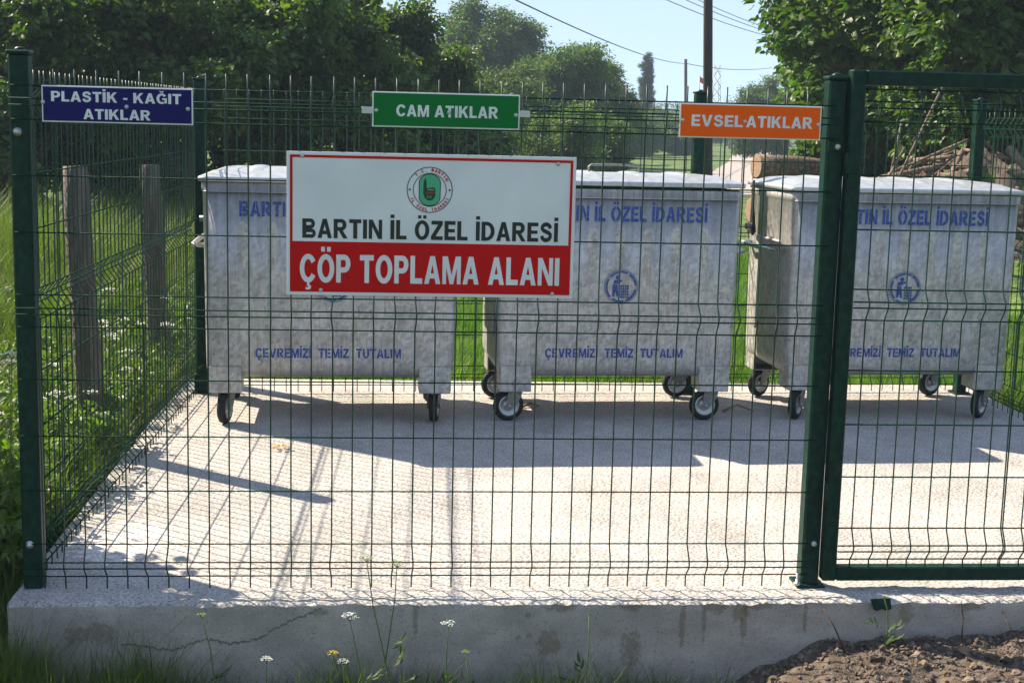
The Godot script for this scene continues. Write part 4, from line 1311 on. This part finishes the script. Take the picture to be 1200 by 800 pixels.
func build_heap() -> void:
	rng.seed = 502
	var n := FastNoiseLite.new()
	n.seed = 91
	n.frequency = 7.0
	n.fractal_octaves = 4
	var H := func(x: float, z: float) -> Vector3:
		return Vector3(x, heap_h(x, z) + n.get_noise_2d(x, z) * 0.032 + n.get_noise_2d(x * 4.0, z * 4.0) * 0.008, z)
	var st := st_new(true)
	var nx := 200
	var nz := 90
	for i in nx:
		for j in nz:
			var x0 := 1.75 + 3.4 * i / nx
			var x1 := 1.75 + 3.4 * (i + 1) / nx
			var z0 := 0.121 + 2.4 * pow(float(j) / nz, 1.8)
			var z1 := 0.121 + 2.4 * pow(float(j + 1) / nz, 1.8)
			quad(st, H.call(x0, z0), H.call(x1, z0), H.call(x1, z1), H.call(x0, z1), Vector3(x0, -50, z0))
	var heap := struct("soil_heap", done(st), M.soil)
	var sm := []
	for k in 6: sm.append(stone_mesh(100 + k, 1.0))
	for k in 130:
		var x := rng.randf_range(2.1, 3.5)
		var z := rng.randf_range(0.16, 0.55)
		var r := rng.randf_range(0.008, 0.016) if k % 5 else rng.randf_range(0.017, 0.026)
		var q: Vector3 = H.call(x, z)
		var o := part("stone", sm[k % 6], M.stone if k % 2 else M.soil, heap, q + Vector3(0, r * 0.2, 0), Vector3(rng.randf() * 0.6, rng.randf() * TAU, rng.randf() * 0.6))
		o.scale = Vector3.ONE * r
	var xf := []
	var cols := []
	for k in 4200:
		var x := rng.randf_range(1.95, 4.2)
		var z := 0.14 + 1.0 * pow(rng.randf(), 1.6)
		var r := rng.randf_range(0.002, 0.0085)
		xf.append(Transform3D(Basis.from_euler(Vector3(rng.randf() * TAU, rng.randf() * TAU, 0)).scaled(Vector3.ONE * r), H.call(x, z) + Vector3(0, r * 0.3, 0)))
		var v := rng.randf_range(0.5, 1.25)
		cols.append(Color(0.15 * v, 0.115 * v, 0.085 * v))
	var cm := StandardMaterial3D.new()
	cm.vertex_color_use_as_albedo = true
	cm.roughness = 0.95
	var st2 := SurfaceTool.new()
	multi("crumbs", white_mesh(stone_mesh(107, 1.0)), cm, xf, cols, heap)
	# green paint chip stuck at the pad's edge, twigs in the soil
	var poly := PackedVector2Array([Vector2(-0.034, 0.02), Vector2(0.032, 0.022), Vector2(0.036, -0.012), Vector2(0.02, -0.018), Vector2(0.004, -0.012), Vector2(-0.012, -0.02), Vector2(-0.024, -0.012)])
	var chip := part(numbered("plastic_scrap"), prism(poly, 0.0, 0.003), M.green, self, Vector3(2.69, -0.012, 0.142), Vector3(-0.10, 0, 0))
	tag(chip, "torn dark green scrap hanging at the pad's edge under the gate", "scrap")
	for e in [[Vector3(2.55, -0.12, 0.20), Vector3(2.50, -0.02, 0.15), "thin dry twig leaning on the concrete nearest the gate post"], [Vector3(2.945, -0.09, 0.19), Vector3(2.955, 0.0, 0.147), "thin dry twig upright against the concrete right of the green scrap"], [Vector3(3.11, -0.10, 0.2), Vector3(3.09, -0.03, 0.155), "thin dry twig against the concrete at the right edge"]]:
		var tw := part(numbered("twig"), tube([e[0] - (e[1] - e[0]) * 0.3, e[0].lerp(e[1], 0.5) + Vector3(0.006, 0, 0), e[1]], [0.003, 0.0025, 0.0015], 5), M.bark, self)
		tag(tw, e[2], "twig", "twigs in the soil heap")

func white_mesh(m: ArrayMesh) -> ArrayMesh:
	var arr := m.surface_get_arrays(0)
	var c := PackedColorArray()
	c.resize(arr[Mesh.ARRAY_VERTEX].size())
	c.fill(Color.WHITE)
	arr[Mesh.ARRAY_COLOR] = c
	var o := ArrayMesh.new()
	o.add_surface_from_arrays(Mesh.PRIMITIVE_TRIANGLES, arr)
	return o

# ------------------------------------------------------------------ posts, poles, logs, houses, car
func build_background() -> void:
	rng.seed = 504
	# weathered posts outside the left fence
	var labels := ["broad weathered grey wooden post outside the left fence, nearer of the two in view", "narrower weathered wooden post further back outside the left fence", "weathered wooden post of the old fence left of the corner post"]
	var spots := [[-0.24, -1.90, 1.25, 0.058], [-0.235, -3.75, 1.19, 0.062], [-0.52, -0.80, 1.28, 0.055]]
	for i in 3:
		var s = spots[i]
		var y0 := gh(s[0], s[1]) - 0.1
		var st := st_new(true)
		var pts := []
		var rad := []
		for k in 9:
			var t := k / 8.0
			pts.append(Vector3(0.05 - t * 0.06 + sin(t * 5.0 + i) * 0.006, (s[2] - y0) * t, 0.012 * sin(t * 4.0)))
			rad.append(s[3] * (1.08 - 0.12 * t + 0.03 * sin(t * 17.0 + i)))
		add_tube(st, pts, rad, 9)
		var wp := part(numbered("wooden_post"), done(st), M.grey_wood, self, Vector3(s[0], y0, s[1]))
		tag(wp, labels[i], "post", "old wooden posts outside the left fence")
	# utility poles
	var pole_data := [
		["thick brown wooden utility pole rising behind the orange sign", Vector3(8.16, 0, -27.0), 9.5, 0.115, 0.09],
		["thin distant utility pole left of the thick wooden one", Vector3(21.7, 0, -95.0), 6.55, 0.13, 0.11],
		["slim utility pole rising in front of the leafy tree's left edge", Vector3(14.95, 0, -45.0), 9.5, 0.075, 0.06]]
	for d in pole_data:
		var at: Vector3 = d[1]
		at.y = gh(at.x, at.z) - 0.2
		var t := thing("utility_pole", d[0], "pole", at, 0.0, "utility poles")
		part("shaft", tube([Vector3.ZERO, Vector3(-0.022 * d[2], d[2] * 0.5, 0), Vector3(-0.045 * d[2], d[2], 0)], [d[3], (d[3] + d[4]) / 2, d[4]], 10), M.pole, t)
		if at.z < -90.0: continue
		part("crossarm", box(Vector3(1.5, 0.09, 0.09), 0.01), M.pole, t, Vector3(-0.045 * d[2], d[2] - 0.3, d[4] + 0.04), Vector3(0, 0.5, 0))
		for k in [-0.6, 0.0, 0.6]:
			part("insulator", tube([Vector3(0, 0, 0), Vector3(0, 0.08, 0), Vector3(0, 0.12, 0)], [0.03, 0.035, 0.02], 8), M.white, t, Vector3(-0.045 * d[2] + k * cos(0.5), d[2] - 0.25, d[4] + 0.04 - k * sin(0.5)))
	# lattice mast far off
	var lm := thing("lattice_mast", "pale lattice mast far away on the skyline right of the wooden pole", "mast", Vector3(38.4, gh(38.4, -160.0), -160.0))
	for sx in [-1, 1]:
		for sz in [-1, 1]:
			part("leg", tube([Vector3(sx * 0.75, 0, sz * 0.75), Vector3(sx * 0.25, 8.6, sz * 0.25)], 0.035, 4), M.steel, lm)
	for k in 7:
		var y0 := k * 1.22
		var a := 0.75 - 0.5 * y0 / 10.2
		var b := 0.75 - 0.5 * (y0 + 1.25) / 10.2
		part("brace", tube([Vector3(-a, y0, a), Vector3(b, y0 + 1.25, b)], 0.04, 4), M.steel, lm)
		part("brace", tube([Vector3(a, y0, a), Vector3(-b, y0 + 1.25, b)], 0.04, 4), M.steel, lm)
	# cables: sagging spans between pole tops
	var cables := [
		["cable crossing the sky above the cypress to the far pole", Vector3(2.62, 3.92, -22.0), Vector3(21.44, 5.5, -95.0), 0.35, 0.018],
		["cable running on from the far pole behind the thick wooden pole", Vector3(21.44, 5.5, -95.0), Vector3(36.9, 6.75, -130.0), 0.3, 0.024],
		["uppermost cable of the bundle at the top right of the wooden pole", Vector3(6.62, 4.62, -27.0), Vector3(14.69, 4.60, -45.0), 0.10, 0.010],
		["middle cable of the bundle at the top right of the wooden pole", Vector3(6.62, 4.48, -27.0), Vector3(14.69, 4.50, -45.0), 0.10, 0.010],
		["lowest cable of the bundle at the top right of the wooden pole", Vector3(6.63, 4.28, -27.0), Vector3(14.70, 4.40, -45.0), 0.12, 0.010],
		["thin steep cable left of the slim pole", Vector3(10.2, 6.6, -33.0), Vector3(14.66, 4.62, -45.0), 0.05, 0.008]]
	for c in cables:
		var pts := []
		for k in 17:
			var t := k / 16.0
			pts.append((c[1] as Vector3).lerp(c[2], t) - Vector3(0, c[3] * 4.0 * t * (1.0 - t), 0))
		var o := part(numbered("power_cable"), tube(pts, c[4], 4), M.dark_steel, self)
		tag(o, c[0], "cable", "overhead cables")
	# little red flag on a staff
	var fl := thing("flag", "tiny red flag on a staff between the two utility poles", "flag", Vector3(24.6, gh(24.6, -105.0), -105.0))
	part("staff", tube([Vector3.ZERO, Vector3(0, 5.6, 0)], 0.04, 6), M.steel, fl)
	var fst := st_new(true)
	for k in 6:
		var a := Vector3(k * 0.09, 5.5 - k * 0.05, sin(k * 1.2) * 0.06)
		var b := Vector3((k + 1) * 0.09, 5.5 - (k + 1) * 0.05, sin((k + 1) * 1.2) * 0.06)
		quad(fst, a, b, b - Vector3(0, 0.42, 0), a - Vector3(0, 0.42, 0), a + Vector3(0, 0, -1))
		quad(fst, a - Vector3(0, 0, 0.01), b - Vector3(0, 0, 0.01), b - Vector3(0, 0.42, 0.01), a - Vector3(0, 0.42, 0.01), a + Vector3(0, 0, 1))
	part("cloth", done(fst), M.red, fl)
	# far houses
	var tiles := noisy(ntex(0.03, 71, [Color(0.45, 0.20, 0.13), Color(0.58, 0.28, 0.19)], [0.0, 1.0]), 0.6, 0.9)
	var plaster := plain(Color(0.74, 0.70, 0.62), 0.9)
	var glass := plain(Color(0.12, 0.14, 0.16), 0.15)
	var hs := [["far house with red roof glimpsed between the field trees", Vector3(16.6, 0, -104.0), 6.0, 2.4, 1.5], ["far house with red roof left of the cypress", Vector3(19.6, 0, -116.0), 5.0, 2.9, 1.5]]
	for h in hs:
		var at: Vector3 = h[1]
		at.y = gh(at.x, at.z) - 0.1
		var t := thing("house", h[0], "house", at, 0.25, "far houses")
		part("wall", box(Vector3(h[2], h[3], 5.0), 0.02, Vector3(0, h[3] / 2, 0)), plaster, t)
		part("roof", prism(PackedVector2Array([Vector2(-h[2] / 2 - 0.4, h[3] + 0.005), Vector2(h[2] / 2 + 0.4, h[3] + 0.005), Vector2(0, h[3] + h[4])]), -2.9, 2.9), tiles, t)
		for s in [-1, 1]:
			var wdw := part("window", box(Vector3(1.0, 1.1, 0.08), 0.01), plain(Color(0.8, 0.8, 0.78), 0.6), t, Vector3(s * h[2] * 0.25, 1.5, 2.51))
			part("pane", box(Vector3(0.8, 0.9, 0.02), 0.004), glass, wdw, Vector3(0, 0, 0.042))
	# car coming along the lane
	var car := thing("car", "small dark car on the lane below the orange sign", "car", Vector3(24.3, gh(24.3, -86.0) + 0.04, -86.0), 0.28)
	var cst := st_new()
	add_prism(cst, PackedVector2Array([Vector2(-2.0, 0.30), Vector2(2.0, 0.30), Vector2(2.05, 0.6), Vector2(1.95, 0.82), Vector2(1.0, 0.95), Vector2(0.4, 1.38), Vector2(-0.9, 1.42), Vector2(-1.7, 1.0), Vector2(-2.02, 0.9)]), -0.78, 0.78)
	part("body", done(cst), plain(Color(0.22, 0.20, 0.23), 0.25, 0.3), car, Vector3.ZERO, Vector3(0, -PI / 2, 0))
	part("windscreen", box(Vector3(1.3, 0.48, 0.02), 0.005), glass, car, Vector3(0, 1.17, 0.74), Vector3(-0.95, 0, 0))
	for s in [-1, 1]:
		part("headlight", box(Vector3(0.32, 0.14, 0.05), 0.02), M.white, car, Vector3(s * 0.55, 0.68, 2.03))
		for z in [-1.25, 1.25]:
			part("wheel", tube([Vector3(-0.09, 0, 0), Vector3(0.09, 0, 0)], 0.31, 16), M.rubber, car, Vector3(s * 0.72, 0.31, z))
	part("bumper", box(Vector3(1.55, 0.16, 0.08), 0.03), M.black, car, Vector3(0, 0.42, 2.05))
	build_logs()
	# litter on the pad
	var lst := st_new()
	for k in 5:
		var a := k * 1.25
		leaf_tris(lst, Vector3(cos(a) * 0.01, 0.008, sin(a) * 0.01), Vector3(cos(a), 0.15, sin(a)).normalized(), Vector3.UP, 0.04, 0.012, Color(1, 1, 1))
	var lf := part(numbered("dead_leaf"), done(lst), plain(Color(0.62, 0.46, 0.16), 0.8), self, Vector3(0.632, 0.003, -1.90))
	tag(lf, "curled yellow brown leaf lying on the pad before the first container", "leaf")
	var tw := part(numbered("twig"), tube([Vector3(0, 0, 0), Vector3(0.05, 0.012, -0.05), Vector3(0.10, 0.0, -0.03)], [0.008, 0.007, 0.005], 6), M.cut, self, Vector3(1.80, 0.006, -2.86))
	tag(tw, "pale broken stick on the pad beside the middle container's wheel", "twig")
	tw = part(numbered("twig"), tube([Vector3(0, 0, 0), Vector3(0.08, 0.03, -0.02), Vector3(0.16, 0.005, 0.02)], [0.007, 0.006, 0.004], 6), M.cut, self, Vector3(2.86, 0.006, -2.80))
	tag(tw, "pale stick on the pad between the middle container and the gate post", "twig")

func log_thing(label: String, a: Vector3, b: Vector3, r: float, group: String) -> void:
	var t := thing("log", label, "log", a, 0.0, group)
	var q := b - a
	var d := q.normalized()
	var pts := []
	var rad := []
	for k in 6:
		var u := k / 5.0
		pts.append(q * u + Vector3(0, sin(u * 3.0 + r * 90.0) * r * 0.15, cos(u * 4.0) * r * 0.1))
		rad.append(r * (1.05 - 0.2 * u + 0.05 * sin(u * 21.0 + a.x * 9.0)))
	part("bark", tube(pts, rad, 12), M.log, t)
	if r > 0.05:
		var st := st_new()
		add_tube(st, [pts[0] - d * 0.006, pts[0] + d * 0.01], rad[0] * 0.90, 12)
		part("cut_face", done(st), M.cut, t)

func build_logs() -> void:
	rng.seed = 503
	# bare brown earth under the heap
	var st := st_new(true)
	for i in 70:
		for j in 44:
			var q := []
			for e in [[i, j], [i + 1, j], [i + 1, j + 1], [i, j + 1]]:
				var x: float = 4.9 + 0.09 * e[0]
				var z: float = -12.8 + 0.085 * e[1]
				var rim: float = max(abs(x - 8.05) / 3.15, abs(z + 10.93) / 1.87)
				q.append(Vector3(x, gh(x, z) + 0.03 - 0.09 * sstep(0.8, 1.0, rim) + 0.05 * tn.get_noise_2d(x * 40.0, z * 40.0) * (1.0 - sstep(0.8, 1.0, rim)), z))
			quad(st, q[0], q[1], q[2], q[3], q[0] - Vector3(0, 50, 0))
	struct("earth_mound", done(st), M.soil)
	# stacked trunks left of the gate post
	var g := "logs stacked beyond the gate post"
	var base := gh(7.0, -13.6)
	var rowname := ["bottom", "lower middle", "upper middle", "top"]
	for lay in 4:
		for k in 2:
			var y := base + 0.15 + lay * 0.295
			var z := -13.2 - k * 0.34 - 0.12 * (lay % 2)
			var sh := rng.randf_range(-0.3, 0.35)
			log_thing("cut log left of the gate post, %s row of the stack, %s side" % [rowname[lay], ["near", "far"][k]], Vector3(5.95 + sh, y, z), Vector3(7.2 + sh, y + rng.randf_range(-0.06, 0.06), z - rng.randf_range(0.05, 0.3)), rng.randf_range(0.12, 0.165), g)
	# heap of roots and branches behind the third container
	g = "branches and trunks heaped behind the third container"
	for k in 150:
		var x := 5.3 + 4.4 * pow(rng.randf(), 0.8)
		var z := rng.randf_range(-11.4, -9.6)
		var a := rng.randf_range(-1.1, 1.1) + (PI if rng.randf() < 0.5 else 0.0)
		var l := rng.randf_range(0.2, 0.85)
		var r: float = 0.009 + 0.045 * pow(rng.randf(), 3.0)
		var d := Vector3(cos(a), 0, sin(a)) * l
		var p := Vector3(x, 0, z) - d * 0.5
		var e := p + d
		p.y = gh(p.x, p.z) + r + rng.randf_range(0.0, 0.16)
		e.y = gh(e.x, e.z) + r + rng.randf_range(0.0, 0.20)
		var mid := (p + e) * 0.5
		var up: float = max(0.0, gh(mid.x, mid.z) + r * 0.5 - mid.y)
		p.y += up
		e.y += up
		var big := r > 0.028
		log_thing("thick brown root or trunk in the jumbled heap behind the third container" if big else "thin brown branch in the jumbled heap behind the third container", p, e, r, g)
	for e in [[Vector3(6.05, 0.95, -10.0), Vector3(6.85, 2.0, -10.2), 0.014, "longest bare pale branch leaning right out of the heap behind the gate"], [Vector3(6.1, 0.9, -9.9), Vector3(6.3, 1.55, -9.9), 0.014, "short steep bare branch beside the longest one in the heap"], [Vector3(5.75, 0.6, -9.8), Vector3(6.35, 1.3, -9.9), 0.016, "lowest slanting bare branch just right of the gate post"]]:
		var q: Vector3 = e[0]
		q.y = gh(q.x, q.z) - 0.02
		log_thing(e[3], q, e[1], e[2], "bare branches sticking up from the heap")

# ------------------------------------------------------------------ scene
func _ready() -> void:
	rng.seed = 20240
	# camera
	var yaw := 0.0864
	var pit := 0.1569
	var rol := 0.0248
	var F := Vector3(sin(yaw) * cos(pit), -sin(pit), -cos(yaw) * cos(pit))
	var R := F.cross(Vector3.UP).normalized()
	var U := R.cross(F)
	var cam := Camera3D.new()
	cam.name = "camera"
	cam.fov = 27.087
	cam.near = 0.05
	cam.far = 3000.0
	add_child(cam)
	cam.transform = Transform3D(Basis(R * cos(rol) + U * sin(rol), U * cos(rol) - R * sin(rol), -F), Vector3(1.1147, 1.5041, 4.3848))
	cam.current = true
	# sky and air
	var env := Environment.new()
	env.background_mode = Environment.BG_SKY
	var sm := ProceduralSkyMaterial.new()
	sm.sky_top_color = Color(0.46, 0.52, 0.635)
	sm.sky_horizon_color = Color(0.60, 0.68, 0.74)
	sm.sky_curve = 0.12
	sm.ground_bottom_color = Color(0.20, 0.20, 0.15)
	sm.ground_horizon_color = Color(0.55, 0.58, 0.55)
	sm.sun_angle_max = 1.0
	sm.energy_multiplier = 1.0
	var sky := Sky.new()
	sky.sky_material = sm
	env.sky = sky
	env.tonemap_mode = Environment.TONE_MAPPER_LINEAR
	env.tonemap_exposure = 2.55
	env.sdfgi_enabled = true
	env.ssao_enabled = true
	env.ssil_enabled = true
	env.fog_enabled = true
	env.fog_density = 0.0011
	env.fog_light_color = Color(0.56, 0.63, 0.69)
	var we := WorldEnvironment.new()
	we.name = "environment"
	we.environment = env
	add_child(we)
	# sun: behind the yard, to the left, 42 degrees up
	var sun := DirectionalLight3D.new()
	sun.name = "sun"
	sun.light_energy = 1.6
	sun.light_color = Color(1.0, 0.94, 0.845)
	sun.light_angular_distance = 0.5
	sun.shadow_enabled = true
	add_child(sun)
	var el := deg_to_rad(42.0)
	sun.look_at_from_position(Vector3.ZERO, Vector3(0.795 * cos(el), -sin(el), 0.607 * cos(el)), Vector3.UP)

	make_materials()
	build_ground()
	build_slab()
	build_fences()
	build_gate()
	build_signs()
	build_containers()
	build_trees()
	build_grass()
	build_heap()
	build_background()
